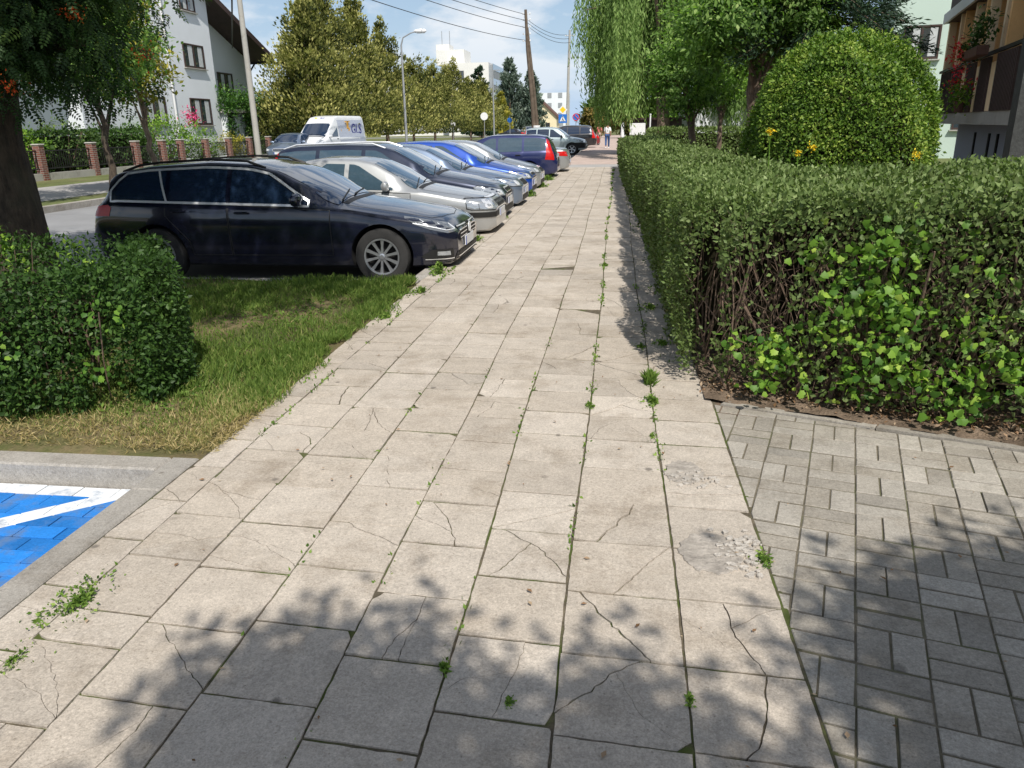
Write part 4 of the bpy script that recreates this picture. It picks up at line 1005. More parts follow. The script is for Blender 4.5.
leaves('foliage','l_ivy',vi,OVAL,P,.20,None,rnd=np.clip(.45+.25*rng.normal(size=len(P))+(P[:,2]-3)*.15,0,1)); 
sm=MB(); [sm.tube([(.1,y,0),(.18,y+.2,1.5),(.05,y-.1,3.1)],.04,6) for y in(-4.6,-2.4,1.2)]; sm.build('stem','twig',vi)
# brick pillar fence
FX=-21.0; ys=[15.5,18.3,21.1,23.9,26.9,29.9,32.9,35.0,36.6,39.0,41.5,44.0,46.6,49.3,52.0,55.0]
pil=[]
for i,y in enumerate(ys):
    pe=empty('brick_pillar',(FX,y,-.04),0,None,'fence pillar','red brick pillars of the garden fence')
    MB().box((0,0,.62),(.27,.27,1.24)).build('shaft','brick',pe); MB().box((0,0,1.27),(.32,.32,.06),0,.5,.02).build('cap','conc',pe)
    pe['label']='red brick fence pillar with concrete cap in the garden fence across the road'
for a,b in zip(ys[:-1],ys[1:]):
    fe=empty('iron_fence',(FX,(a+b)/2,-.04),0,'dark iron fence panel on a low wall between brick pillars across the road','fence','iron panels of the garden fence')
    L_=b-a-.29; MB().box((0,0,.13),(.20,L_,.26)).build('low_wall','conc',fe)
    mm=MB(); mm.box((0,0,1.05),(.03,L_,.04)); mm.box((0,0,.42),(.03,L_,.04))
    k=int(L_/.12)
    for j in range(k): mm.box((0,-L_/2+(j+.5)*L_/k,.74),(.016,.022,.66))
    mm.build('railing','darkmetal',fe)
# garden shrubs behind the fence
def bush(name,x,y,rx,ry,h,m,label,n=1400,lf=.14,cat='bush',group=None,flowers=None):
    root=empty(name,(x,y,-.05),0,label,cat,group)
    P,O,B=clumps([(0,0,h*.52,rx,ry,h*.48)],max(10,n//28),28,min(rx,h)*.17,.45)
    P[:,2]=np.maximum(P[:,2],.05); leaves('foliage',m,root,OVAL,P,lf,O,.4,0,B)
    mm=MB()
    for i in range(6): a=random.uniform(0,6.28); mm.tube([(0,0,0),(math.cos(a)*rx*.3,math.sin(a)*ry*.3,h*.4),(math.cos(a)*rx*.6,math.sin(a)*ry*.6,h*.75)],[.03,.02,.01],5)
    mm.build('stems','twig',root)
    if flowers:
        fm,k,s,c=flowers; P=np.array(c)+rng.normal(size=(k,3))*s; leaves('flowers',fm,root,OVAL,P,.13,None)
    return root
bush('bush',-22.6,38.4,1.5,1.8,2.5,'l_bush','bright green bush with pink blossom under the white house window',2400,.15,flowers=('petalpink',260,.22,(.5,1.5,2.35)))
bush('bush',-22.4,41.6,.9,1.3,1.7,'l_bush','yellow green round bush behind the brick pillars',1300,.13)
bush('bush',-22.3,44.4,.8,1.0,1.5,'l_yellow','yellowish low bush behind the fence by the lamp pole',1000,.12)
bush('bush',-22.6,27.6,1.1,1.6,1.9,'l_bush','light green bush behind the fence beside the old rowan trunk',1600,.13)
bush('bush',-22.8,30.8,1.2,1.9,2.3,'l_mid','mixed green shrub behind the fence between brick pillars',1800,.14)
bush('bush',-22.7,34.4,1.3,1.8,2.2,'l_shrub','dark green shrub behind the fence below the gable house',1800,.14)
bush('bush',-22.7,24.0,1.3,1.9,2.4,'l_mid','tall leafy shrub behind the fence left of the rowan trunk',1800,.14)
bush('bush',-22.3,47.6,.7,1.2,1.7,'l_mid','green shrub behind the fence by the garage',1000,.13)
hh=empty('garden_hedge',(-22.1,28,-.05),0,'dark garden hedge closing off the view behind the iron fence','hedge')
hp=[]; hedge_leaves((-21.9,37),(-21.9,17),.9,1.75,1.75,hp,130,lambda P:np.full(len(P),.15),side=(0,1)) if False else None
# thuja row
def conifer(name,x,y,h,rad,m,label,n,lf,group,zb=1.2,cat='tree',droop=0,pw=.72,bark='bark2',spiky=.25,kk=60,up=.6,rj=.25):
    root=empty(name,(x,y,-.06),0,label,cat,group)
    MB().tube([(0,0,0),(.05,.05,h*.5),(0,0,h*.97)],[.2*h/10,.12*h/10,.02],8).build('trunk',bark,root,smooth=True)
    k=n//kk; t=rng.random(k)**1.35; z=zb+(h-zb)*t; rr=rad*(1.12 if rj>.3 else 1)*(1-t)**pw*(1-rj+2*rj*rng.random(k))+.08; a=rng.random(k)*2*PI
    f=rng.random(k)**.35; c=np.stack([np.cos(a)*rr*f,np.sin(a)*rr*f,z+spiky*rng.normal(size=k)-droop*rr*f],1)
    sc_=(.16+.22*rng.random(k))*(.4+.8*(1-t))*(rad/2.2)
    g_=rng.normal(size=(k,kk,3))*sc_[:,None,None]*np.array([1,1,.9]); P=(c[:,None]+g_).reshape(-1,3)
    u=np.stack([np.cos(a),np.sin(a),np.full(k,.4)],1); O=np.repeat(u,kk,0)
    B=.42+np.repeat(rng.normal(0,.22,k)+.25*(f-.7),kk)+rng.normal(0,.16,k*kk)+g_[:,:,2].ravel()*.3
    P[:,2]=np.maximum(P[:,2],zb*.6)
    d=O*.5+np.array([0,0,up]); n_=len(P)
    V,F,r_=scatter(OVAL,P,d+rdir(n_)*.6,rdir(n_)+O*.6,lf*(.6+.8*rng.random(n_)),np.clip(B,0,1)); npmesh('crown',V,F,m,root,r_)
    return root
tj=[(-20.2,54.5,11.6,2.9,'tallest golden green thuja, directly above the white van'),(-19.9,51.0,8.6,2.6,'broad golden thuja reaching over the garage, left of the tallest one'),(-19.4,59.5,10.0,2.8,'golden thuja with a twin tip right of the tallest one'),(-18.9,65.0,8.8,2.8,'golden thuja with brownish patches left of the curved street lamp'),(-18.6,72.5,7.0,2.9,'golden thuja standing behind the curved street lamp'),(-18.2,79.5,7.2,2.7,'slim pointed thuja right of the curved street lamp'),(-17.8,86.5,7.4,2.8,'golden thuja in front of the white office block'),(-17.2,94,6.3,2.6,'low golden thuja near the right end of the thuja row'),(-16.8,101,6.4,2.2,'last golden thuja of the row by the round sign')]
for i,(x,y,h,rd,lb) in enumerate(tj):
    conifer('thuja_tree',x,y,h,rd,'l_thuja',lb,22000 if i<3 else 14000,.21,'golden thujas in a row across the road',zb=1.9,spiky=.55,rj=.5)
conifer('spruce_tree',-24,140,11.0,2.8,'l_dark','dark green spruce beside the yellow tree far down the street',4500,.5,'conifers far down the street',zb=.6)
conifer('spruce_tree',-18.5,128,6.4,1.9,'l_yellow','yellow green conical tree in front of the white office block',4500,.4,'conifers far down the street',zb=.5)
conifer('spruce_tree',-19.6,147,12.2,4.3,'l_spruce','blue grey spruce to the left of the wooden pole',11000,.5,'conifers far down the street',zb=.5,droop=.3)
conifer('spruce_tree',-15.6,147,10.6,3.0,'l_spruce','slim blue grey spruce just behind the wooden pole',8000,.5,'conifers far down the street',zb=.5,droop=.3)
conifer('spruce_tree',-21.3,126,8.5,2.2,'l_dark','dark conifer in the shade right of the thuja row',4500,.45,'conifers far down the street',zb=.5)
# office block
def blockwin(parent,x,y,z0,cols,rows,w,h,dx,dz,ax,fm='whiteframe'):
    ax=Vector(ax)
    for i in range(cols):
        for j in range(rows): window_unit(parent,Vector((x,y,z0+j*dz))+ax*(i*dx),ax,w,h,fm,1,False,False)
ob=empty('office_block',(-30,180,-.1),0,'large white five storey office block with roof aerials beyond the thujas','office block')
MB().box((-3.2,9,7.4),(9.4,18,15.4)).build('wall','render',ob)
MB().box((1.9,9,7.2),(.9,17.6,14.6)).build('side_wall','greywall',ob)
MB().box((-24,16,6),(32,16,13.4)).build('wing','render',ob)
MB().box((-7.8,8,16.6),(6.4,8,3.2)).build('stair_tower','render',ob)
MB().box((-9.8,8,18.6),(3,5,1.8)).build('lift_room','render',ob)
[MB().tube([(x,8,19),(x,8,22.5)],.08,5).build('aerial','metalgrey',ob) for x in(-10.4,-8.6)]
blockwin(ob,-6.6,-.03,12.6,2,1,1.1,1.8,2.0,3.2,(1,0,0),'frame')
[MB().box((2.36,9,2.2+3*k),(.05,17,1.3)).build('window_band','pane',ob) for k in range(5)]
# far buildings
fb=empty('apartment_block',(-22,260,-.1),0,'far white apartment block with dark balconies behind the yellow house','apartment block')
MB().box((0,6,5.6),(12,12,12)).build('wall','plaster',fb); [MB().box((x,-.04,1.8+3*k),(1.3,.1,1.5)).build('balcony','greywall',fb) for x in(-3.6,.2,3.6) for k in range(4)]
yh=empty('yellow_house',(-15.6,165,-.1),0,'small pale yellow gable house far down the street','house')
mm=MB(); mm.add([(-3.2,0,0),(3.2,0,0),(3.2,0,3.6),(0,0,6.4),(-3.2,0,3.6),(-3.2,8,0),(3.2,8,0),(3.2,8,3.6),(0,8,6.4),(-3.2,8,3.6)],[(0,1,2,3,4),(9,8,7,6,5),(1,6,7,2),(0,4,9,5)]); mm.build('wall','yellowwall',yh)
mm=MB(); mm.add([(-3.6,-.4,3.3),(0,-.4,6.6),(3.6,-.4,3.3),(-3.6,8.4,3.3),(0,8.4,6.6),(3.6,8.4,3.3),(-3.6,-.4,3.05),(0,-.4,6.35),(3.6,-.4,3.05),(-3.6,8.4,3.05),(0,8.4,6.35),(3.6,8.4,3.05)],[(0,1,4,3),(1,2,5,4),(6,9,10,7),(7,10,11,8),(0,6,7,1),(1,7,8,2),(2,8,11,5),(0,3,9,6)]); mm.build('roof','rooftile',yh)
for x,z in((-.1,4.2),(-1.5,1.8),(1.4,1.8)): window_unit(yh,(x,-.01,z),(1,0,0),.9,.9,'frame',1,False,False)
# distant tree belt
P=[];O=[];B=[]
for i in range(150):
    x=rng.uniform(-330,330); y=rng.uniform(290,360)
    if -34<x<-12: continue
    h=rng.uniform(8,13); p,o,b=clumps([(x,y,h*.5,6,5,h*.5)],16,22,1.5); P.append(p);O.append(o);B.append(b)
P=np.concatenate(P);O=np.concatenate(O);B=np.concatenate(B)
leaves('distant_wood','l_mid',None,OVAL,P,2.2,O,rnd=B,label='distant belt of green trees closing the end of the street',cat='wood',kind='stuff')
# right bank of mid-distance trees behind the willow and along the drive
for x,y,h,rd,m,lb in((-1.6,128,7.5,2.6,'l_mid','green tree at the end of the pavement behind the second pole'),(1.2,100,4.2,1.8,'l_autumn','rusty orange bush by the end of the pavement under the willow'),(-3.2,108,3.6,1.6,'l_autumn','orange tinted bush behind the no-stopping sign'),(4.5,88,3.4,2.6,'l_bush','bright green bush behind the walkers'),(12,70,8,4,'l_mid','round green tree behind the willow on the right'),(20,64,9,4.5,'l_lime','dark green tree far right behind the garden'),(3.5,140,9,4,'l_mid','large green tree at the far end of the pavement')):
    root=tree('broadleaf_tree',(x,y,-.05),h*.5,.16,[(x,y,h*.55,rd,rd,h*.45)],m,.42,90,34,rd*.16,lb,nb=5)
# white wall and things behind the garden
gw=empty('garden_wall',(5,46,0),0,'long white wall in the sun behind the lime trees','wall'); MB().box((2.6,0,1.1),(8.6,.25,2.4)).build('wall_face','plaster',gw); MB().box((2.6,0,2.34),(8.8,.36,.1)).build('coping','conc',gw)
sh=empty('shed',(2.2,44,0),0,'dark open shed between the willow and the white wall','shed'); MB().box((-.2,0,.9),(2.6,1.6,1.8)).build('wall','slate',sh); MB().box((-.2,-.1,1.84),(2.9,2.0,.1)).build('roof','roofbrown',sh)
bd=empty('notice_board',(.95,40,0),0,'white notice board on a post beside the willow','board'); MB().box((0,0,1.35),(.75,.05,.55),0,.5,.01).build('panel','signwhite',bd); [MB().box((x,.06,.7),(.05,.05,1.4)).build('post','metalgrey',bd) for x in(-.33,.33)]
po=empty('white_post',(1.55,40,0),0,'slim white steel post right of the notice board','post'); MB().tube([(0,0,0),(0,0,2.0)],.035,8).build('shaft','signwhite',po); MB().lathe([(.05,2.0),(.05,2.03),(.01,2.05)],10).build('cap','signwhite',po)
rl=empty('white_bollard',(.35,62,0),0,'white wrapped bollard at the hedge end by the walkers','bollard'); MB().lathe([(.16,0),(.15,.2),(.12,1.2),(.10,1.65),(.05,1.72)],12).build('shaft','signwhite',rl,smooth=True); MB().lathe([(.2,0),(.2,.06),(.16,.08)],12).build('foot','conc',rl)
# right building with loggias
Bd=Vector((6.4,14.2,0)); ang=R(-13.1)
rb=empty('apartment_building',Bd,ang,'tan loggia apartment building with dark boarded balconies on the right','apartment building')
# local: +y runs along the facade away from the camera, +x into the building
MB().box((3.6,4.4,.72),(6,10.4,1.5)).build('basement','basement',rb)
MB().box((3.3,4.4,1.58),(6.6,10.6,.24)).build('balcony_floor','conc',rb)
mm=MB(); mm.box((3.6,4.4,5.0),(4.6,10.4,6.6)); mm.build('wall','tan',rb)
MB().box((.66,9.5,2.85),(1.28,.16,2.3)).build('end_wall','tan',rb)
mm=MB(); 
for y in(-.6,1.9,4.4,7.0): MB().box((.66,y,2.85),(1.27,.14,2.3)).build('partition','tan',rb)
mm=MB()
for y in(.35,2.3,3.9,5.6,7.6,9.45): MB().box((.10,y,2.85),(.16,.16,2.3)).build('post','post',rb)
for y0,y1 in((-.75,.22),(.5,2.15),(2.85,3.8),(4.4,5.45),(6.2,7.5),(7.8,9.35)): 
    bp=MB().box((.0,(y0+y1)/2,2.2),(.05,y1-y0,1.0)).build('balcony_board','slate',rb); mm=MB()
    for k in range(int((y1-y0)/.12)): mm.box((-.03,y0+.06+k*.12,2.2),(.012,.015,.98))
    mm.build('board_batten','roofbrown',bp)
for y0,y1 in((2.35,2.8),(3.95,4.35),(5.7,6.15)): MB().box((.03,(y0+y1)/2,2.15),(.03,y1-y0,.88)).build('pale_panel','post',rb)
MB().box((-.02,4.4,2.75),(.06,10.4,.06)).build('handrail','darkmetal',rb)
MB().box((3.3,4.4,4.06),(6.7,10.6,.20)).build('upper_floor','roofbrown',rb); MB().box((-.09,4.4,4.07),(.06,10.65,.24)).build('white_edge','whiteframe',rb)
MB().box((.02,4.4,4.75),(.05,10.4,1.15)).build('upper_board','slate',rb)
for y in(1.2,3.2,5.2): window_unit(rb,(1.285,y,3.0),(0,-1,0),1.0,1.2,'frame',1,False)
mm=MB()
for y in(.9,1.8,4.2,5.1,6.8): MB().box((.595,y,.95),(.05,.14,.62)).build('slot_window','arch',rb)
wl_=MB(); wl_.box((.75,-.85,2.6),(1.9,.45,5.4)); wl_.build('stone_pier','stone',rb)
mb_=empty('mint_building',(15.2,36,-.1),R(-13),'pale mint green apartment building behind the dome bush','apartment building')
MB().box((0,5,5.5),(8,10,11.5)).build('wall','mint',mb_)
for x in(-2.9,-.6,1.8):
    for z in(1.9,4.7,7.6): window_unit(mb_,(x,-.01,z),(1,0,0),1.4,1.3,'frame',1,True,True)
# balcony flowers
gr_=empty('hanging_geraniums',(6.9,17.2,2.75),ang,'red flowering geraniums trailing from the balcony rail of the tan building','flowers')
t_=rng.random(520); P=rng.normal(size=(520,3))*np.array([.10,.12,.10])+np.stack([np.full(520,-.12),-1.4+1.9*t_,.55-.55*t_],1); leaves('foliage','l_shrub',gr_,OVAL,P,.10,None)
P=rng.normal(size=(260,3))*np.array([.10,.28,.15])+np.array([-.2,.75,.05]); leaves('flowers','petalred',gr_,OVAL,P,.075,None); MB().box((-.12,-.3,0),(.2,1.6,.18),0,.5,.02).build('trough','rooftile',gr_)
gr2=empty('potted_geranium',(7.05,18.0,1.70),ang,'small red geranium in a pot on the balcony ledge','flowers')
MB().lathe([(.08,0),(.11,.2),(.12,.22),(.10,.22)],12,(-.05,0,0)).build('pot','rooftile',gr2); P=rng.normal(size=(350,3))*np.array([.12,.2,.14])+np.array([-.08,0,.32]); leaves('foliage','l_bush',gr2,OVAL,P,.09,None); P=rng.normal(size=(140,3))*np.array([.1,.12,.10])+np.array([-.1,.08,.58]); leaves('flowers','petalred',gr2,OVAL,P,.07,None)
# ------------------------------------------------------------------ POLES, LAMPS, SIGNS, WIRES
lp=empty('lamp_post',(-15.0,32.2,-.05),0,'pale concrete pole leaning slightly in front of the white house','pole')
MB().tube([(0,0,0),(-.05,.0,5),(-.1,0,10)],[.13,.11,.085],10).build('shaft','conc',lp,smooth=True); MB().box((0,0,9.6),(.9,.1,.1)).build('crossarm','metalgrey',lp)
sl=empty('street_lamp',(-14.5,54.5,-.05),0,'grey street lamp with a curved arm above the golden thujas','street lamp')
MB().tube([(0,0,0),(0,0,4),(0,0,6.9),(.15,0,7.35),(.7,0,7.62),(1.0,0,7.68)],[.10,.08,.06,.045,.04,.035],8).build('pole','metalgrey',sl,smooth=True)
mm=MB(); mm.lathe([(.02,-.45),(.10,-.35),(.15,0),(.13,.3),(.03,.42)],12,(1.35,0,7.72),'x'); lh=mm.build('lamp_head','signwhite',sl,smooth=True); MB().box((1.35,0,7.61),(.5,.16,.05)).build('diffuser','lamp',lh)
up=empty('utility_pole',(-8.2,78,-.1),0,'tall weathered wooden utility pole leaning slightly with a pale band at its foot','utility pole')
MB().tube([(.25,0,0),(.0,0,4),(-.4,0,8.5),(-.55,0,11.9)],[.22,.19,.16,.13],10).build('shaft','wood',up,smooth=True)
MB().tube([(.6,.1,0),(.15,.1,5),(-.42,0,10.4)],[.2,.16,.12],8).build('brace','wood',up,smooth=True)
mm=MB()
for z in(9.2,9.8,10.4,11.0,11.5): mm.lathe([(.05,z),(.07,z+.06),(.03,z+.16)],8,(-.8,0,0)); mm.lathe([(.05,z),(.07,z+.06),(.03,z+.16)],8,(-.15,0,0)); mm.tube([(-.8,0,z),(-.15,0,z)],.03,6)
mm.build('insulators','signwhite',up); MB().lathe([(.36,0),(.36,1.7),(.30,1.72)],12,(.38,.03,.0)).build('band','signwhite',up)
up2=empty('utility_pole',(-6.1,98,-.1),0,'thinner pale pole at the edge of the willow behind the traffic signs','utility pole'); MB().tube([(0,0,0),(.1,0,6),(.25,0,12.2)],[.2,.16,.12],8).build('shaft','conc',up2,smooth=True); MB().lathe([(.34,0),(.34,1.4),(.28,1.42)],10).build('foot_wrap','signwhite',up2)
MB().tube([(-.3,0,11.6),(.8,0,11.6)],.05,6).build('crossarm','metalgrey',up2)
po3=empty('utility_pole',(-13.8,90,-.1),0,'slim grey pole standing before the dark conifers beside the round sign','utility pole'); MB().tube([(0,0,0),(0,0,7.6)],[.10,.07],8).build('shaft','metalgrey',po3,smooth=True); MB().box((.4,0,7.55),(.9,.1,.08)).build('arm','metalgrey',po3)
def wire(name,a,b,sag,lab):
    a=Vector(a);b=Vector(b); n=16; mm=MB(); mm.tube([a.lerp(b,i/n)-Vector((0,0,4*sag*(i/n)*(1-i/n))) for i in range(n+1)],.022,4); o=mm.build(name,'darkmetal'); o['label']=lab; o['category']='wire'; o['group']='overhead wires between the poles'
for k,(za,zb) in enumerate(((11.4,9.7),(10.9,9.3),(10.3,8.9),(9.2,8.0))):
    wire('overhead_wire',(-8.8,78,za),(-15.1+.25*k,32.2,zb),-.0+.25+.05*k,'overhead wire from the wooden pole to the pale pole by the white house')
for k in range(3): wire('overhead_wire',(-8.9+.3*k,78,11.2-.5*k),(-6.2+.3*k,98,11.6-.4*k),.5,'slack overhead wire from the wooden pole to the pole beside the willow')
for k in range(2): wire('overhead_wire',(-15.1,32.2,9.4-.5*k),(-24,49.5,6.8-.3*k),.3,'service wire from the pale concrete pole to the white house')
def sign(x,y,label,plates,ph=2.9,group=None,name='road_sign'):
    r_=empty(name,(x,y,-.05),0,label,'road sign',group); MB().tube([(0,.05,0),(0,.05,ph)],.035,8).build('post','metalgrey',r_)
    for kind,z,s,m in plates:
        mm=MB()
        if kind=='diamond': mm.add([(0,-.01,z-s),(s,-.01,z),(0,-.01,z+s),(-s,-.01,z),(0,.02,z-s),(s,.02,z),(0,.02,z+s),(-s,.02,z)],[(0,1,2,3),(7,6,5,4),(0,4,5,1),(1,5,6,2),(2,6,7,3),(3,7,4,0)])
        elif kind=='square': mm.box((0,.005,z),(2*s,.03,2*s))
        elif kind=='disc': mm.lathe([(s,-.01),(s,.02)],24,(0,0,z),'y')
        p_=mm.build('plate',m,r_)
        if kind=='diamond': s2=s*.68; MB().add([(0,-.015,z-s2),(s2,-.015,z),(0,-.015,z+s2),(-s2,-.015,z)],[(0,1,2,3)]).build('symbol','yellow',p_)
        if kind=='square':
            s2=s*.72; t_=MB().add([(-s2,-.016,z-s2*.8),(s2,-.016,z-s2*.8),(0,-.016,z+s2)],[(0,1,2)]).build('symbol','signwhite',p_)
            q=MB(); q.tube([(-.08,-.024,z-.22),(.0,-.024,z-.02),(.02,-.024,z+.12)],.025,4); q.tube([(.12,-.024,z-.22),(0,-.024,z-.02)],.025,4); q.box((0,-.024,z+.19),(.07,.01,.07)); q.build('figure','arch',p_)
        if m=='signred': MB().lathe([(s*.78,-.016),(s*.78,-.012)],24,(0,0,z),'y').build('symbol','signblue',p_); q=MB(); q.tube([(-s*.6,-.022,z+s*.6),(s*.6,-.022,z-s*.6)],.04,4); q.build('bar','signred',p_)
    return r_
sign(-5.0,74,'yellow diamond priority sign above a blue pedestrian crossing sign',[('diamond',2.98,.42,'signwhite'),('square',2.22,.38,'signblue')],3.3)
sign(-3.9,76,'round red and blue no stopping sign by the parked cars',[('disc',2.35,.33,'signred')],2.7)
sign(-12.9,78,'round sign seen from its grey back before the dark conifers',[('disc',2.6,.36,'signwhite')],2.9)
sign(-15.6,76,'small square pale sign board at the end of the thuja row',[('square',2.0,.22,'signwhite')],2.2)
sign(-11.2,84,'round blue sign far down the street near the spruces',[('disc',2.25,.25,'signblue')],2.7)
# ------------------------------------------------------------------ PEOPLE
def person(label,pos,rz,shirt,legs,h=1.72,arms='walk',stride=.22,hairm='hair'):
    root=empty('person',pos,rz,label,'person'); k=h/1.72
    J=[(0,0,.95),(0,.0,1.12),(0,0,1.36),(0,.0,1.46),(0,.02,1.54),  # pelvis, waist, chest, neck, head base
       (0,.03,1.66),
       (.09,0,.90),(.10,stride*.5,.50),(.10,stride,.08),(.10,stride+.15,.03),
       (-.09,0,.90),(-.10,-stride*.25,.50),(-.10,-stride*1.1,.14),(-.10,-stride*1.1+.13,.04),
       (.17,0,1.40),(.22,-.08,1.14),(.23,.02,.90),(.23,.05,.80),
       (-.17,0,1.40),(-.22,.06,1.14),(-.23,.14,.92),(-.23,.18,.83)]
    E=[(0,1),(1,2),(2,3),(3,4),(4,5),(0,6),(6,7),(7,8),(8,9),(0,10),(10,11),(11,12),(12,13),(2,14),(14,15),(15,16),(16,17),(2,18),(18,19),(19,20),(20,21)]
    rad=[.145,.125,.15,.055,.075,.085,.09,.06,.04,.035,.09,.06,.04,.035,.055,.042,.033,.03,.055,.042,.033,.03]
    def skin(idx,name,m,grow,parent):
        ed=[e for e in E if e[0] in idx and e[1] in idx]; mp={j:i for i,j in enumerate(idx)}
        me=bpy.data.meshes.new(name); me.from_pydata([tuple(c*k for c in J[i]) for i in idx],[(mp[a],mp[b]) for a,b in ed],[]); o=bpy.data.objects.new(name,me); COL.objects.link(o)
        o.modifiers.new('s','SKIN'); o.modifiers.new('u','SUBSURF').levels=2
        for i,j in enumerate(idx):
            v=me.skin_vertices[0].data[i]; q=(rad[j]+grow)*k; fl=.72 if j in(0,1,2) else 1; v.radius=(q,q*fl); v.use_root=(i==0)
        dg=bpy.context.evaluated_depsgraph_get(); n_=bpy.data.meshes.new_from_object(o.evaluated_get(dg)); bpy.data.objects.remove(o)
        n_.materials.clear(); n_.materials.append(M[m]); n_.name=name; n_.polygons.foreach_set('use_smooth',[True]*len(n_.polygons))
        return link(bpy.data.objects.new(name,n_),parent)
    skin(list(range(22)),'body','skin',0,root)
    skin([0,1,2,14,15,18,19],'shirt',shirt,.018,root); skin([0,6,7,8,10,11,12],'trousers',legs,.020,root)
    hd=MB(); hd.lathe([(.01,-.05),(.07,-.02),(.098,.05),(.096,.12),(.06,.17),(.01,.185)],14,(0,-.012*k,1.60*k)); hd.build('hair',hairm,root,smooth=True)
    MB().box((.10*k,(stride+.06)*k,.04),(.10,.27,.08),0,.5,.02).build('shoe','signwhite',root); MB().box((-.10*k,(-stride*1.1+.05)*k,.05),(.10,.27,.08),0,.5,.02).build('shoe','signwhite',root)
    return root
person('walker in a white shirt and blue jeans on the reddish pavement',(-.72,57.5,0),R(0),'wshirt','jeans',1.70)
person('walker in a salmon red shirt ahead of the one in white',(-1.55,68,0),R(10),'rshirt','beigecloth',1.66)
# ------------------------------------------------------------------ HEDGES, BUSHES, NEAR TREES
def seg_frame(a,b): a=Vector(a);b=Vector(b);d=(b-a);L=d.length;d.normalize(); return a,d,Vector((-d.y,d.x)),L
def hedge_leaves(a,b,width,h0,h1,parts,dens,lf,topd=1.0,thin=None,side=(1,1),bulge=.06,zmin=.05,ends=(1,1)):
    """a->b is the line of the face on the right hand side; body extends `width` to the left of a->b"""
    A,d,n,L=seg_frame(a,b)
    def H_(t): return h0+(h1-h0)*t/L
    # outer face (right), top, inner face (left)
    for face in('out','top','in','ends'):
        if face=='out': N=int(L*h0*dens*side[0])
        elif face=='in': N=int(L*h0*dens*side[1])
        elif face=='top': N=int(L*width*dens*topd)
        else: N=int(2*width*h0*dens)
        if N<=0: continue
        t=rng.random(N)*L; dp=np.abs(rng.normal(0,.06,N))
        if face in('out','in'):
            z=zmin+(H_(t)-zmin)*rng.random(N)**.85; f=z/H_(t)
            off=-.05-bulge*np.sin(np.clip(f,0,1)*PI*.8)+dp+.035*np.sin(t*5.1+z*4)+.02*np.sin(t*13+z*9)+.16*np.clip(f-.9,0,1)**1*4*.1
            if face=='in': off=width-off; nrm=np.array([n.x,n.y,.2])
            else: nrm=np.array([-n.x,-n.y,.25])
            keep=np.ones(N,bool)
            if thin is not None and face=='out': keep=rng.random(N)<thin(t,z)
            P=np.stack([A.x+d.x*t+n.x*off,A.y+d.y*t+n.y*off,z],1)[keep]
        elif face=='top':
            s=rng.random(N)*(width+.1)-.05; e=np.minimum(s,width-s); z=H_(t)-dp*.9-.10*np.exp(-np.clip(e,0,1)/.06)+.02*np.sin(t*4.3+s*6)+.015*rng.normal(size=N)
            P=np.stack([A.x+d.x*t+n.x*s,A.y+d.y*t+n.y*s,z],1); nrm=np.array([0,0,1.])
        else:
            q=rng.random(N)*width; z=zmin+(h0-zmin)*rng.random(N)**.85; e0=rng.random(N)<.5; kk_=np.where(e0,ends[0],ends[1])>0; tt=np.where(e0,-.03+dp,L+.03-dp); P=np.stack([A.x+d.x*tt+n.x*q,A.y+d.y*tt+n.y*q,z],1)[kk_]; nrm=np.array([0,0,.3])
        nn=len(P)
        if nn==0: continue
        cq=np.clip(1-np.hypot(P[:,0]-.60,P[:,1]-4.62)/.55,0,1); P[:,2]-=.22*cq**1.5*(P[:,2]>.9); P[:,0]+=.10*cq*(P[:,0]<.62); P[:,1]+=.10*cq*(P[:,1]<4.75)
        O=np.tile(nrm,(nn,1))+rdir(nn)*.45
        size=lf(P)*(.5+.85*rng.random(nn)); P=P+np.stack([np.zeros(nn),np.zeros(nn),(face=='top')*(.025*np.sin(P[:,1]*2.7+P[:,0]*3)+.02*np.sin(P[:,1]*7.1-P[:,0]*5))],1)*1.0; 
        patch_=.10*np.sin(P[:,0]*3.1+P[:,1]*2.3)*np.sin(P[:,2]*5+P[:,1]*1.7)
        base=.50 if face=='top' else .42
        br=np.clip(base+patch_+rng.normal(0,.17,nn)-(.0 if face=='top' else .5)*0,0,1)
        dd=rdir(nn)*.8+O*.5+np.array([0,0,.25])
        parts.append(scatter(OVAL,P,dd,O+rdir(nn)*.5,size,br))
def size_near(s0,s1,y0,y1): return lambda P: np.interp(P[:,1],[y0,y1],[s0,s1])
hd=empty('hedge',(.55,4.5,0),0,'long clipped privet hedge lining the pavement and turning right at its bare corner','hedge')
def rel(parts,o): V,F,r_=join(parts); return V-np.array(o),F,r_
OH=(.55,4.5,0)
C0=(.56,4.66); C1=(4.6,3.05)
parts=[]
# side along the pavement, in pieces of growing leaf size
def thinA(t,z): return np.where((t<.9)&(z<1.0),.55,1.0)
hedge_leaves((.50,8.0),(.50,4.75),-1.15 if False else 1.15,1.17,1.18,parts,2700,lambda P:np.full(len(P),.042),topd=1.0,side=(1,.3)) if False else None
def hl(a,b,w,h0,h1,dens,lf,**k): hedge_leaves(a,b,w,h0,h1,parts,dens,(lambda P,l=lf:np.full(len(P),l)),**k)
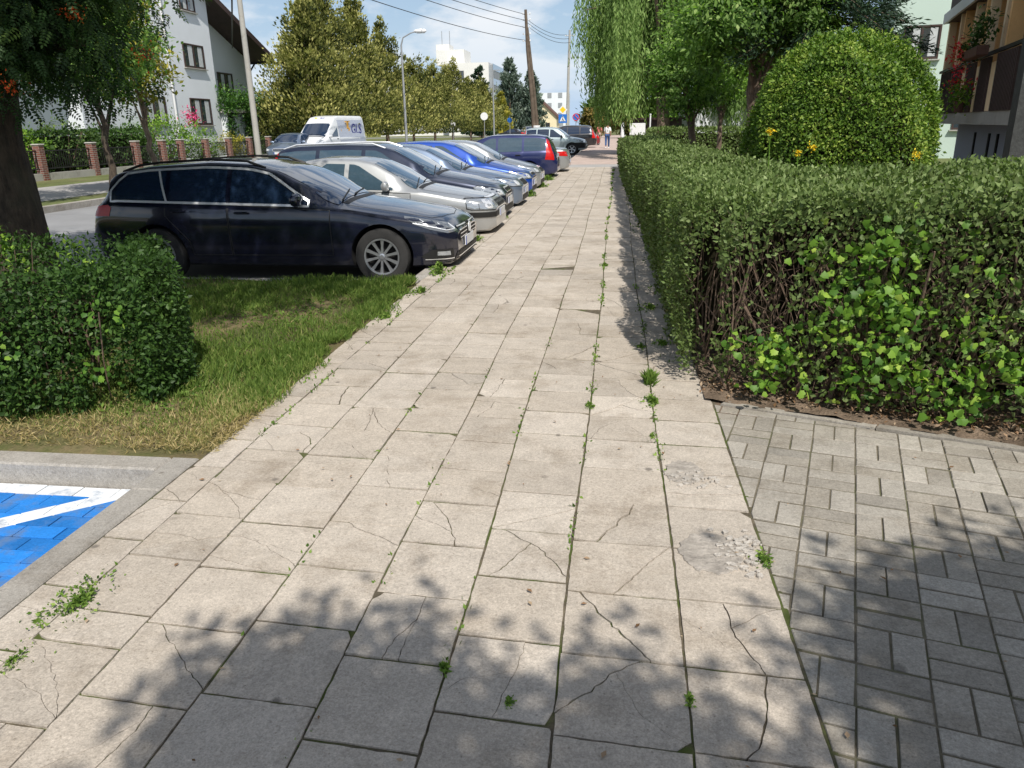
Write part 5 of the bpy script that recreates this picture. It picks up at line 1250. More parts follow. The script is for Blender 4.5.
# a->b with the body on its left: walk towards -Y so that left is +X
hl((.50,8.0),(.50,4.78),1.2,1.16,1.18,4600,.033,side=(1,.2),topd=1.2,ends=(0,0),thin=lambda t,z:np.where((t>2.95)&(z>.35)&(z<1.02),.35,1.0))
hl((.46,13),(.50,8.0),1.2,1.12,1.16,2300,.044,ends=(0,0),side=(1,.2),topd=1.2)
hl((.30,20),(.46,13),1.2,1.10,1.12,1150,.062,ends=(0,0),side=(1,.2),topd=1.2)
hl((.18,31.3),(.30,20),1.3,1.08,1.10,600,.09,ends=(1,0),side=(1,.3),topd=1.3)
# front leg: outer face towards the camera
def thinF(t,z):
    # bare twiggy hole near the corner and low down, green above
    m=np.where(z>1.02,1.0,np.where(z>.86,.8,.55))
    m=np.where((t<.50),np.where(z>1.03,1,np.where(z>.92,.5,np.where(z<.30,.65,np.where(t<.06,.45,.13)))),m)
    m=np.where((t>1.25)&(t<4),np.where(z>.92,1,np.where(z>.3,.62,.5)),m)
    return m
hl(C0,C1,1.7,1.21,1.42,4200,.036,thin=thinF,side=(1,.3),topd=1.2,ends=(0,1))
SP=[];SD=[]
for i in range(420):   # stray shoots the shears have missed
    y=4.8+26*rng.random()**1.8; 
    if i%3==0: t_=rng.random()*4; q_=rng.random()*1.5; bx,by=C0[0]+.93*t_+.36*q_,C0[1]-.37*t_+.93*q_
    else: bx,by=.45+rng.random()*1.1,y
    k=9; tt=np.linspace(0,1,k)[:,None]; dr_v=np.array([rng.normal(0,.35),rng.normal(0,.35),1.]); SP.append(np.array([bx,by,1.14])+tt*dr_v*rng.uniform(.05,.13)+rng.normal(size=(k,3))*.008); SD.append(np.tile(dr_v,(k,1)))
SP=np.concatenate(SP); SD=np.concatenate(SD); k=len(SP); parts.append(scatter(OVAL,SP,SD+rdir(k)*.9,rdir(k)+np.array([0,0,.5]),.030*(.6+.7*rng.random(k))*np.interp(SP[:,1],[5,30],[1,2.2]),np.clip(rng.normal(.7,.15,k),0,1)))
V,F,r_=rel(parts,OH); npmesh('foliage',V,F,'l_hedge',hd,r_)
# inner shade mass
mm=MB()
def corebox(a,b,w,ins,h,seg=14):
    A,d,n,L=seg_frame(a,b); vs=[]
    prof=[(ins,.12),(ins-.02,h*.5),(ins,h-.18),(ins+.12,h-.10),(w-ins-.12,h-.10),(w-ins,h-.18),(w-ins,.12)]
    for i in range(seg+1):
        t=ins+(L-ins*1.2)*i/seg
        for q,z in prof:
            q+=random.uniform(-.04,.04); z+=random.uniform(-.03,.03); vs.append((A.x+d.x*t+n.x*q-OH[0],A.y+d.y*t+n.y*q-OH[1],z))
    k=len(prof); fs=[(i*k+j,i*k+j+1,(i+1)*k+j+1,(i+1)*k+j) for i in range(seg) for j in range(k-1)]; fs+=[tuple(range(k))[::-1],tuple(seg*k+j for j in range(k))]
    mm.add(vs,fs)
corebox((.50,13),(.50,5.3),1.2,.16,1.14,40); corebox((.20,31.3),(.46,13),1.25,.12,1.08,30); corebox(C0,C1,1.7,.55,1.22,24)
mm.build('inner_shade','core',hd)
# twigs
mm=MB(); A,d,n,L=seg_frame(C0,C1)
for i in range(640):
    t=random.uniform(0.02,L) if i%3 else random.uniform(.05,1.5); q=random.uniform(.02,.55); z0=random.uniform(0,.75) if i>110 else 0
    p=Vector((A.x+d.x*t+n.x*q,A.y+d.y*t+n.y*q,z0)); pts=[p]; v=Vector((random.gauss(0,.4),random.gauss(0,.4),random.uniform(.3,1.2) if i%4 else random.uniform(-.3,.5))).normalized()
    ln=random.uniform(.06,.16) if i>110 else .19
    for k in range(5): v=(v+Vector((random.gauss(0,.33),random.gauss(0,.33),random.gauss(.12,.25)))).normalized(); p=p+v*ln; 
    p=pts[0]
    for k in range(5):
        v=(v+Vector((random.gauss(0,.3),random.gauss(0,.3),random.gauss(.1,.22)))).normalized(); p=p+v*ln
        if p.z>1.12: break
        qq=(p.x-A.x)*n.x+(p.y-A.y)*n.y; tt_=(p.x-A.x)*d.x+(p.y-A.y)*d.y
        if qq<.0: p=p-Vector((n.x,n.y,0))*(qq-.01)
        if tt_<.03 or p.z<.0: break
        pts.append(p)
    if len(pts)<3: continue
    r0=random.uniform(.0014,.0042) if i>110 else random.uniform(.004,.010)
    mm.tube([(q_.x-OH[0],q_.y-OH[1],q_.z) for q_ in pts],[r0*(1-.13*k) for k in range(len(pts))],5)
for i in range(170):  # twigs inside the pavement side
    y=random.uniform(4.7,10); x=.56+random.uniform(0,.2); z=random.uniform(0,.5)
    mm.tube([(x-OH[0],y-OH[1],z),(x-OH[0]+random.gauss(0,.05),y-OH[1]+random.gauss(0,.08),z+.25),(x-OH[0]+random.gauss(0,.07),y-OH[1]+random.gauss(0,.12),z+.55)],[.006,.005,.003],5)
for i in range(26):   # thick pale stems
    t=random.uniform(.2,3.4); q=random.uniform(.0,.3); x=A.x+d.x*t+n.x*q-OH[0]; y=A.y+d.y*t+n.y*q-OH[1]; dx,dy=random.gauss(0,.16),random.gauss(0,.1)
    mm.tube([(x,y,0),(x+dx*.5,y+dy*.5,.25),(x+dx*1.4,y+dy,.55),(x+dx*1.2,y+dy*1.5,.95)],[.017,.014,.011,.005],7)
mm.build('twigs','twig',hd)
# fallen litter under the hedge
N=2600; t=rng.random(N)*4.2; q=rng.normal(.02,.10,N); P=np.stack([A.x+d.x*t+n.x*(q+.05),A.y+d.y*t+n.y*(q+.05),.028+.01*rng.random(N)],1); P[:,2]+=0
leaves('leaf_litter','litter',None,OVAL,P,.028,None,upw=.9,label='dry leaf litter under the hedge front',cat='leaf litter',kind='stuff')
# maple saplings in the hedge
def sapling(label,t0,spread,zlo,zhi,nl,lf,seed):
    rs=np.random.default_rng(seed); base=(A.x+d.x*t0-n.x*0,A.y+d.y*t0,0)
    root=empty('maple_sapling',base,0,label,'sapling','young maples growing out of the hedge'); mm=MB(); P=[];O=[]
    nb=max(5,nl//16)
    for i in range(nb):
        z=zlo+(zhi-zlo)*rs.random(); s=rs.normal(0,spread); q=-abs(rs.normal(0,.07))-.03
        e=Vector((d.x*s+n.x*q,d.y*s+n.y*q,z)); st_=Vector((d.x*s*.2+n.x*.12,d.y*s*.2+n.y*.12,max(.02,z*.35)))
        mm.tube([st_,st_.lerp(e,.5)+Vector((0,0,.06)),e],[.008,.006,.003],5)
        k=nl//nb; P.append(np.array(e)+rs.normal(size=(k,3))*np.array([.058,.05,.058])); O.append(np.tile([-n.x,-n.y,.35],(k,1)))
    mm.tube([(0.05,.1,0),(.03,.08,.3),(0,.05,zhi*.8)],[.014,.011,.006],6); mm.build('stem','twig',root,smooth=True)
    P=np.concatenate(P);O=np.concatenate(O)+rs.normal(size=(len(P),3))*.4; N=len(P); dd=rs.normal(size=(N,3))*.7+np.array([0,0,-.15])+O*.25
    V,F,r_=scatter(MAPLE,P,dd,O+rs.normal(size=(N,3))*.3,lf*(.6+.7*rs.random(N)),np.clip(rs.normal(.36,.26,N),0,1)); npmesh('foliage','x' and V,F,'l_maple',root,r_)
sapling('bright green maple sapling filling the middle of the hedge front',.90,.21,.22,1.02,900,.037,1)
sapling('low light green maple shoots at the foot of the hedge corner',.42,.12,.12,.48,200,.038,2)
sapling('fresh maple shoots low down towards the right end of the hedge front',1.42,.20,.08,.60,230,.040,3)
sapling('leafy maple shoots high at the right side of the hedge front',1.95,.22,.5,1.12,300,.040,4)
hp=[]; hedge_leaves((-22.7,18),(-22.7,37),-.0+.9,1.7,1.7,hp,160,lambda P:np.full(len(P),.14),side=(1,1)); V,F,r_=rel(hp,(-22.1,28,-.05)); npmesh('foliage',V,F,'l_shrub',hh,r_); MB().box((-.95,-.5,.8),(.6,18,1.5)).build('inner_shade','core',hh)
# second hedge further back in the garden
hb2=empty('hedge',(6,38,0),0,'lower clipped hedge in the garden in front of the white wall','hedge')
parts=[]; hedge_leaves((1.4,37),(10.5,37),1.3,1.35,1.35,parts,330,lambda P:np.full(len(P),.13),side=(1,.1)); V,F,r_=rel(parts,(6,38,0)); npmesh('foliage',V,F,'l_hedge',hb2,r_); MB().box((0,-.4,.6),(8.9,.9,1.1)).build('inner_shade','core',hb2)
# clipped dome bush
DC=(2.80,10.8)
db_=empty('dome_bush',(DC[0],DC[1],0),0,'large bright green bush clipped into a dome behind the hedge','bush')
N=75000; u=rdir(N*2); u=u[u[:,2]>-.35][:N]; N=len(u); a_=np.arctan2(u[:,1],u[:,0])
rr=1+.034*np.sin(a_*5+u[:,2]*6)+.026*np.sin(a_*11+3*u[:,2])+0*a_+.024*rng.normal(size=N)+.05*(rng.random(N)<.015)*rng.random(N)-np.abs(rng.normal(0,.03,N)); S=np.array([1.13,1.13,1.42])
uz=np.sign(u[:,2])*np.abs(u[:,2])**.86; uu=np.stack([u[:,0],u[:,1],uz],1)
P=uu*rr[:,None]*S+np.array([0,0,1.14]); P=P[P[:,2]>.05]; O=(P-np.array([0,0,1.1]))/np.linalg.norm(P-np.array([0,0,1.1]),axis=1,keepdims=True)
pt=.16*np.sin(P[:,0]*6+P[:,2]*5)*np.sin(P[:,1]*7+P[:,2]*4)
N=len(P); V,F,r_=scatter(OVAL,P,rdir(N)*.8+O*.6,O+rdir(N)*.6,.043*(.5+.9*rng.random(N)),np.clip(.46+1.4*pt+rng.normal(0,.22,N),0,1)); npmesh('foliage',V,F,'l_dome',db_,r_)
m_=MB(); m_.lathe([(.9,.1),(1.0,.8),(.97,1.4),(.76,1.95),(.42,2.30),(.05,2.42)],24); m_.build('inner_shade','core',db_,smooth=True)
# yellow flowers behind the hedge
for i,(x,y,z,lb) in enumerate(((1.32,7.3,1.50,'single orange yellow flower head left of the dome bush'),(1.55,7.2,1.32,'pair of yellow flower heads above the hedge in front of the dome bush'),(2.45,7.0,1.30,'yellow flower head low at the right foot of the dome bush'))):
    fl=empty('yellow_flower',(x,y,0),0,lb,'flower'); MB().tube([(0,0,0),(.03,.02,z*.5),(0,0,z)],[.008,.006,.004],5).build('stem','l_bush',fl)
    P=rng.normal(size=(60,3))*.015+np.array([0,0,z]); 
    if i==1: P=np.concatenate([P,rng.normal(size=(50,3))*.016+np.array([.12,0,z+.05])])
    leaves('petals','petalyellow',fl,OVAL,P,.021,None)
# shrub bottom left
sb=empty('privet_shrub',(-4.5,5.0,0),0,'dark green privet shrub at the edge of the grass beside the blue bay','bush')
def shr(N,lf,thick):
    x=rng.uniform(-2.85,2.5,N); y=rng.uniform(-1.42,1.0,N); z=rng.uniform(.02,.86,N); f=rng.choice(4,N,p=[.25,.42,.25,.08]); dp=np.abs(rng.normal(0,thick,N))
    lump=.07*np.sin(x*5+z*6)+.06*np.sin(y*7+z*5)+.04*np.sin(x*11-z*9)
    X=np.where(f==0,1.74-dp+lump-.34*np.clip(z-.25,0,1)**1.5-.70*np.clip(y+.45,0,2),x*.95-.5); Yf=-1.0-.42*np.clip((1.6-x*.95+.5)/.9,0,1); Y=np.where(f==1,Yf+dp+lump,np.where(f==3,.55-dp,y)); Zt=.755-.35*np.clip(x*.95-.5-.95,0,1)**1.4-.25*np.clip(-y-.85,0,1)+.06*np.sin(x*3.3)+.04*np.sin(x*8)+.04*np.sin(y*5+x*2)+.05*rng.normal(size=N)
    Z=np.where(f==2,Zt-dp,z*.98); X=np.clip(X,-3.6,1.9)
    keep=(Y>-1.0-.42*np.clip((1.6-X)/.9,0,1)-.1)&(Y<.62)&(X<1.80-.70*np.clip(Y+.45,0,2))&~((X>1.45)&(Y<-.95))
    P=np.stack([X,Y,Z],1)[keep]; ff=f[keep]; O=np.where((ff==0)[:,None],[1,0,.2],np.where((ff==1)[:,None],[0,-1,.3],[0,0,1.])); return P,O
P,O=shr(90000,.045,.07); n_=len(P); O=O+rdir(n_)*.4
V,F,r_=scatter(OVAL,P,rdir(n_)*.8+O*.5,O+rdir(n_)*.5,.036*(.7+.6*rng.random(n_)),np.clip(.42+rng.normal(0,.18,n_)+.10*np.sin(P[:,0]*5)*np.sin(P[:,2]*8+P[:,1]*3),0,1)); npmesh('foliage',V,F,'l_shrub',sb,r_)
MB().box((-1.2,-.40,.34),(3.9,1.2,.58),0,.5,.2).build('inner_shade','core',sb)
mm=MB()
for i in range(60): x=random.uniform(-2.8,1.2); y=random.uniform(-.8,-.3); mm.tube([(x,y,0),(x+random.gauss(0,.06),y-.03,.35),(x+random.gauss(0,.1),y,.65)],[.007,.005,.003],5)
for i in range(22): # long shoots standing out of the top
    x=random.uniform(-2.8,1.1); y=random.uniform(-.8,.2); h=random.uniform(.84,.98); mm.tube([(x,y,.6),(x+random.gauss(0,.03),y,h)],[.004,.002],4)
mm.build('twigs','twig',sb)
P=[]
for i in range(40):
    x=random.uniform(-2.8,1.1); y=random.uniform(-.8,.2); t=np.linspace(.75,random.uniform(.88,1.0),12); P.append(np.stack([x+.02*rng.normal(size=12),y+.02*rng.normal(size=12),t],1))
P=np.concatenate(P); leaves('shoots','l_maple' if False else 'l_bush',sb,OVAL,P,.04,None)
vcr=empty('creeper',(-3.5,3.95,0),0,'light green creeper leaves on the front of the dark privet shrub','creeper')
CC=((.55,-.06,.30),(.62,-.04,.60),(.15,-.30,.45))
P=np.concatenate([rng.normal(size=(22,3))*np.array([.075,.03,.06])+np.array(c) for c in CC]); n_=len(P); V,F,r_=scatter(MAPLE,P,rdir(n_)+np.array([0,-.3,-.2]),rdir(n_)*.4+np.array([0,-1,.4]),.032*(.6+.7*rng.random(n_)),np.clip(rng.normal(.2,.2,n_),0,1)); npmesh('foliage',V,F,'l_maple',vcr,r_)
mm=MB(); mm.tube([(.45,.15,0),(.5,.08,.3),(.55,.05,.6)],.004,5); mm.build('stem','twig',vcr)
# grass blades on the verge
N=150000; x=-2.12-rng.random(N)**1.25*7.5; y=rng.uniform(3.42,8.0,N)
sp=rng.random(12000); x[:12000]=-2.12+rng.normal(0,.10,12000)-.05; y[:12000]=rng.uniform(3.5,8.0,12000)
edge=-2.05+.07*np.sin(y*3.1)+.05*np.sin(y*7.7+1)+.05*np.sin(y*17)*(y>5)
keep=(x<edge)&((y>3.46+.03*np.sin(x*6)+.03*rng.normal(size=N)))
nz=np.sin(x*2.1+1)*np.sin(y*1.7)+.5*np.sin(x*5.3)*np.sin(y*4.9)
nz=nz+.35*np.sin(x*13+y*5)*np.sin(y*11-x*3); keep&=rng.random(N)<np.clip(.72+.42*nz,.08,1); x,y,nz=x[keep],y[keep],nz[keep]; N=len(x)
dry=np.clip((4.25-y)*1.0+.45*rng.random(N)-.35*nz+.3*np.sin(x*9+y*4)+np.clip((x+2.7)*.9,0,.5),0,1); h=np.interp(y,[3.5,4.3,8],[.022,.042,.060])*(.6+.9*rng.random(N))*(1+.3*nz)
P=np.stack([x,y,np.full(N,.005)],1); dd=rdir(N)*.55+np.array([0,0,1.]); V,F,r_=scatter(BLADE,P,dd,rdir(N),np.maximum(h,.02),np.clip(.25+.2*rng.normal(size=N)+.55*dry*(rng.random(N)<.85),0,1))
npmesh('verge_grass',V,F,'grass',None,r_,label='short green and straw coloured grass on the verge beside the parked cars',cat='grass',kind='stuff')
N=22000; x=-2.03-rng.random(N)**1.3*6; y=rng.uniform(3.42,4.5,N)**1.0; k_=rng.random(N)<np.clip(1.25-(y-3.4)*1.1,0,1); x,y=x[k_],y[k_]; N=len(x)
V,F,r_=scatter(BLADE,np.stack([x,y,np.full(N,.012)],1),rdir(N)+np.array([0,0,.35]),rdir(N),.035*(.6+.8*rng.random(N)),rng.random(N)); npmesh('dry_grass',V,F,'drygrass',None,r_,label='dry straw along the kerb of the blue bay',cat='dry grass',kind='stuff')
# small broad leaved weeds in the verge
N=9000; x=-2.3-rng.random(N)**1.3*4; y=rng.uniform(3.9,7.9,N); k_=(np.sin(x*3.3+2)*np.sin(y*2.7)>.1); x,y=x[k_],y[k_]; N=len(x)
V,F,r_=scatter(OVAL,np.stack([x,y,.01+.02*rng.random(N)],1),rdir(N)*np.array([1,1,.4])+np.array([0,0,.3]),np.tile([0,0,1.],(N,1))+rdir(N)*.3,.035*(.6+.8*rng.random(N)),rng.random(N)*.8); npmesh('verge_clover',V,F,'weed',None,r_,label='low clover leaves among the verge grass',cat='ground cover',kind='stuff')
# weeds in the cracks: fine growth along the seams as one, the larger tufts as things
P=[];
for sx,y0,y1,dn in((-.125,3.5,12,260),(-.125,1.4,3.5,40),(.24,3.2,8,150),(-.48,1.6,6,60),(-.83,1.5,5,40),(-1.885,2.0,9,210),(-2.07,3.5,9,300),(-.125,12,30,260),(.45,5.2,12,160),(.32,12,30,160),(-2.2,8.2,30,420),(-1.185,2,5,30)):
    i=SEAMS.index(sx) if sx in SEAMS else 0; yy=rng.uniform(y0,y1,dn*3); kk=(np.sin(yy*2.9+sx*9)+np.sin(yy*7.3+sx*4))>.25; yy=yy[kk]
    P.append(np.stack([sx+np.array([wob(i,v) for v in yy])+rng.normal(0,.012 if sx in SEAMS else .05,len(yy)),yy,np.full(len(yy),-.002)],1))
P=np.concatenate(P); n_=len(P); V,F,r_=scatter(OVAL,P,rdir(n_)+np.array([0,0,.7]),rdir(n_)+np.array([0,0,.6]),.022*(.5+.9*rng.random(n_))*np.interp(P[:,1],[2,10,30],[.8,1.5,3]),rng.random(n_)); npmesh('joint_weeds',V,F,'weed',None,r_,label='tiny weeds and moss growing along the slab joints',cat='weeds',kind='stuff')
def weed(x,y,rad,n,label,lf=.028,h=.5,m='weed',hd_=0):
    o=(x,y,0); a=rng.random(n)*2*PI; n=int(n*1.7); lf=lf*(.72 if hd_==0 else 1); a=rng.random(n)*2*PI; q=np.abs(rng.normal(0,rad*.55,n)); el=1.9 if rad<.2 else 1.2; P=np.stack([np.cos(a)*q*.62+.25*rad*np.sin(q*60),np.sin(a)*q*el*.8,.003+rng.random(n)*h*rad*np.exp(-q/rad)],1)
    dd=np.stack([np.cos(a),np.sin(a),np.full(n,.35)],1)*.45+rdir(n)*.8; r0=empty('weed_tuft',o,0,label,'weed'); V,F,r_=scatter(OVAL if hd_==0 else BLADE,P if hd_==0 else P*np.array([.4,.4,0]),dd if hd_==0 else rdir(n)*.5+np.array([0,0,1.]),rdir(n)+np.array([0,0,.8]),lf*(.6+.8*rng.random(n)),rng.random(n)); npmesh('foliage',V,F,m,r0,r_)
    MB().tube([(0,0,-.01),(rad*.2,0,.01),(rad*.5,rad*.1,.02)],.002,4).build('stem','weed',r0)
weed(-1.87,2.12,.12,300,'sprawling weed patch in the joint nearest the grey kerb of the blue bay',.022,.22)
weed(-1.86,1.80,.07,80,'small moss clump at the lower left edge of the slabs',.018,.15)
weed(-.49,1.92,.025,40,'tiny grass tuft in the shaded joint in the lower centre',.022,.4)
weed(-.27,1.79,.02,22,'flat little sprig at the bottom centre of the slabs',.020,.1)
weed(.245,1.86,.02,34,'small clover tuft in the joint at the lower right',.018,.25)
weed(.58,2.66,.045,110,'green tuft at the corner where slabs meet the grey blocks',.022,.5)
weed(.22,3.86,.035,50,'small flat weed below the big tufts near the hedge corner',.018,.2)
weed(.235,4.40,.06,150,'round green weed tuft in the joint near the hedge corner',.030,.5)
weed(.24,4.75,.08,170,'grassy tuft just beyond the round weed near the hedge corner',.075,.6,hd_=1)
weed(.20,5.6,.06,60,'thin grass sprig lying over the slabs beside the hedge shade',.030,.2)
weed(.32,6.9,.08,130,'leafy weed in the hedge shade halfway along the near hedge',.035,.4)
weed(.36,5.7,.06,110,'green weed in the dark joint beside the hedge foot',.030,.4)
weed(-.13,4.30,.04,60,'little weed on the seam left of the hedge corner tufts',.025,.3)
weed(-.12,9.1,.06,90,'small weed on the long seam level with the nearest car',.035,.4)
weed(-2.0,8.55,.12,260,'leafy weed clump in front of the bumper of the nearest navy car',.045,1.1)
weed(-1.95,7.5,.10,160,'weed clump at the slab edge by the end of the grass',.035,.5)
weed(-2.0,6.4,.12,160,'weed patch creeping from the grass over the slab edge',.035,.3)
weed(-2.02,11.2,.14,120,'dry weed tuft in front of the silver saloon',.05,.5)
weed(-2.05,13.9,.16,200,'green weed tuft in front of the dark blue estate',.055,.8)
weed(-2.05,18.6,.22,220,'weed tuft between the blue tinted silver car and the bright blue one',.07,.7)
weed(-2.05,21.5,.25,220,'weed strip in front of the small pale silver car',.07,.5)
weed(-2.1,24.3,.25,220,'weeds by the rear of the dark blue estate',.08,.6)
weed(-3.0,4.0,.05,60,'small leafy weed in the dry grass beside the kerb',.03,.4)
N=260; P=np.stack([rng.uniform(-2.0,3.2,N),rng.uniform(1.2,9,N),np.full(N,.009)],1); P=P[(P[:,0]<.45)|(P[:,1]<4.0)]; n_=len(P)
V,F,r_=scatter(OVAL,P,rdir(n_)*np.array([1,1,.1]),np.tile([0,0,1.],(n_,1))+rdir(n_)*.25,.020*(.5+rng.random(n_)),rng.random(n_)); npmesh('fallen_leaves',V,F,'litter',None,r_,label='small dry fallen leaves scattered over the slabs and blocks',cat='leaf litter',kind='stuff')
# ---- near left rowan
rw_=[(-6.4,7.2,3.6,2.1,2.0,1.75),(-5.4,6.9,3.25,1.0,1.4,1.4),(-5.6,6.7,2.75,1.0,1.2,.95),(-5.1,7.2,2.85,.72,.9,1.0),(-6.9,6.8,2.7,1.2,1.2,.95),(-8.3,7.6,2.9,1.6,1.5,1.15),(-8.2,8.0,3.9,2.4,2.2,2.0),(-6.2,7.4,5.6,3.2,3.0,1.9),(-3.6,5.4,5.0,1.9,2.2,1.0),(-2.6,4.2,5.1,1.5,1.6,.9),(-9.5,6.0,4.6,2.6,2.4,2.0)]
rt=tree('rowan_tree',(-6.15,7.35,0),2.6,.33,rw_,'l_rowan',.165,1900,24,.22,'old rowan with rough dark trunk and orange berries at the left edge',bark='bark',tpl=PINN,nb=14,droop=.55,flare=1.3,shell=.25,top=(.05,0,2.7))
for i,c in enumerate(((-4.95,6.15,1.95),(-4.3,7.1,2.26),(-4.65,6.7,2.57))):
    P=rng.normal(size=(90,3))*np.array([.055,.055,.045])+np.array(c)-np.array([-6.15,7.35,0]); leaves('berry_cluster','petalorange',rt,OVAL,P,.026,None)
# ---- trees behind the camera that throw the foreground shade
def shade_to(px,py,h,el=52.0):
    k=h/math.tan(R(el)); return (px+SUN[0]*k,py+SUN[1]*k,h)
SUN=(.36,-.933)
E_=[]
for px,py,rx,ry,h in((-.75,1.62,.42,.42,4.4),(-.30,1.15,.75,.50,4.5),(.10,1.72,.14,.16,4.3),(.45,1.15,.55,.42,4.6),(1.2,2.0,.40,.60,4.4),(1.65,2.3,.50,.72,4.6),(1.5,2.1,.5,.65,4.4),(1.75,1.6,.6,.6,4.5),(2.4,2.0,.8,1.0,4.7),(1.1,1.2,.7,.7,4.7),(.0,.5,1.1,.8,4.9),(1.6,.4,1.3,1.0,5.0),(-1.2,.6,.8,.6,4.8)):
    c_=shade_to(px,py,h); E_.append((*c_,rx,ry,.35))
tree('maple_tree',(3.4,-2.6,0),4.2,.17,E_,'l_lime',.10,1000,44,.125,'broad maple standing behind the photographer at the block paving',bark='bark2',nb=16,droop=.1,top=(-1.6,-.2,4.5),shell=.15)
# ---- garden trees on the right
tree('lime_tree',(3.25,20.6,0),2.9,.15,[(3.2,20.8,4.3,2.1,2.1,1.45),(2.2,20.2,3.7,1.15,1.3,.95),(4.3,20.9,3.9,1.4,1.4,1.25)],'l_lime',.13,400,40,.22,'pollarded lime with the thickest trunk left of the dome bush',nb=14,shell=.3,droop=.3,top=(0,.05,3.2),group='lime trees in the garden')
tree('lime_tree',(2.25,25.0,0),1.9,.14,[(2.15,25.0,2.75,1.25,1.3,1.05),(1.7,25,3.3,.8,.8,.75)],'l_lime',.13,170,38,.18,'small round lime tree nearest the willow',nb=10,shell=.3,group='lime trees in the garden')
tree('lime_tree',(3.45,28.5,0),2.1,.10,[(3.5,28.5,3.1,1.1,1.1,.85)],'l_bush',.13,110,36,.18,'slim young lime tree between the two thicker ones',nb=8,shell=.3,group='lime trees in the garden')
# dark spruce behind the dome
ds=empty('spruce_tree',(4.6,21.0,0),0,'dark spruce with drooping boughs reaching over the dome bush','tree')
MB().tube([(0,0,0),(0,0,5),(0,0,11)],[.2,.14,.03],9).build('trunk','bark2',ds,smooth=True)
P=[];O=[];mm=MB()
for i in range(110):
    z=rng.uniform(3.7,11); a=rng.uniform(0,2*PI); ln=(2.7*(1-(z-3.2)/9.0)+.4)*rng.uniform(.75,1.1)
    for s in np.linspace(.1,1,int(14*ln/2)+4):
        k=34; c=np.array([math.cos(a)*ln*s,math.sin(a)*ln*s,z-.35*ln*s*s*.8]); P.append(c+rng.normal(size=(k,3))*np.array([.13,.13,.07])-np.array([0,0,.05])); O.append(np.tile([math.cos(a),math.sin(a),-.25],(k,1)))
    mm.tube([(0,0,z),(math.cos(a)*ln*.5,math.sin(a)*ln*.5,z-.07*ln),(math.cos(a)*ln,math.sin(a)*ln,z-.28*ln)],[.035,.02,.006],5)
mm.build('boughs','bark2',ds); P=np.concatenate(P);O=np.concatenate(O); n_=len(P); V,F,r_=scatter(NARROW,P,O+rdir(n_)*.7,rdir(n_),.15*(.6+.8*rng.random(n_)),np.clip(rng.normal(.4,.2,n_),0,1)); npmesh('crown',V,F,'l_dark',ds,r_)
# weeping willow
wl=empty('weeping_willow',(2.25,43,0),0,'weeping willow hanging its long pale green curtains over the pavement','tree')
mm=MB(); mm.tube([(0,0,0),(.1,0,1.6),(-.1,.1,3.4)],[.42,.34,.28],10)
P=[];D=[];B=[]
for i in range(26):
    a=rng.uniform(0,2*PI); rr=rng.uniform(1.5,4.6); z=rng.uniform(6.5,10.8)-rr*.45; e=Vector((math.cos(a)*rr,math.sin(a)*rr,z+1)); mm.tube([(-.1,.1,3.2),(e.x*.35,e.y*.35,z*.75+.6),(e.x*.75,e.y*.75,z+1.2),tuple(e)],[.16,.10,.06,.02],6)
mm.build('trunk','bark2',wl,smooth=True)
for i in range(4700):
    cl=rng.integers(0,60); rs=np.random.default_rng(1000+cl); ca_=rs.uniform(0,2*PI); cr_=rs.uniform(.8,5.3); zt_=9.8-.075*cr_**2-rs.uniform(0,1.5); ln=rs.uniform(2.8,6.6); cb=rs.normal(0,.17)
    x0=math.cos(ca_)*cr_*(1.25 if math.cos(ca_)>0 else 1.0)+rng.normal(0,.30); y0=math.sin(ca_)*cr_+rng.normal(0,.42); l=ln*rng.uniform(.55,1.12); zt2=zt_+rng.normal(0,.5); 
    zb_=max(zt2-l,1.25+rng.uniform(0,1.1) if x0>-3.2 else 2.6+rng.uniform(0,1.5)); l=max(zt2-zb_,.6); k=int(l*11); t=np.linspace(0,1,k)
    out=.35*np.sqrt(t); sw=rng.normal(0,.10)
    P.append(np.stack([x0+math.cos(ca_)*out+sw*t+rng.normal(0,.035,k),y0+math.sin(ca_)*out+rng.normal(0,.035,k),zt2-l*t],1)); D.append(np.stack([rng.normal(0,.35,k),rng.normal(0,.35,k),-np.ones(k)],1)); B.append(np.clip(.40+cb+rng.normal(0,.13,k)+.12*t,0,1))
P=np.concatenate(P);D=np.concatenate(D);B=np.concatenate(B); n_=len(P); V,F,r_=scatter(WIL,P,D,rdir(n_)+np.array([0,-.5,.3]),.22*(.7+.6*rng.random(n_)),B); V=V; npmesh('crown',V,F,'l_willow',wl,r_)
# street trees across the road by the fence
tree('street_tree',(-13.95,20.6,-.04),2.6,.105,[(-14.3,21,4.1,1.9,2.2,1.7),(-14.5,20.5,5.6,1.7,1.9,1.5)],'l_lime',.15,420,34,.25,'slim trunked green tree across the road left of the white house',bark='bark',nb=9,shell=.3,group='street trees across the road')
tree('street_tree',(-15.3,25.0,-.04),2.0,.11,[(-15.9,25.2,3.8,1.2,1.5,1.4),(-16.2,25.4,5.4,1.1,1.4,1.5)],'l_yellow',.17,230,34,.24,'yellowing multi stemmed tree across the road touching the white house',nb=10,shell=.3,group='street trees across the road')
tree('street_tree',(-15.3,16.0,-.04),2.6,.15,[(-15.2,16,4.4,2.1,2.4,1.8)],'l_mid',.17,240,34,.25,'dense green tree across the road behind the rowan trunk',nb=9,shell=.3,group='street trees across the road')
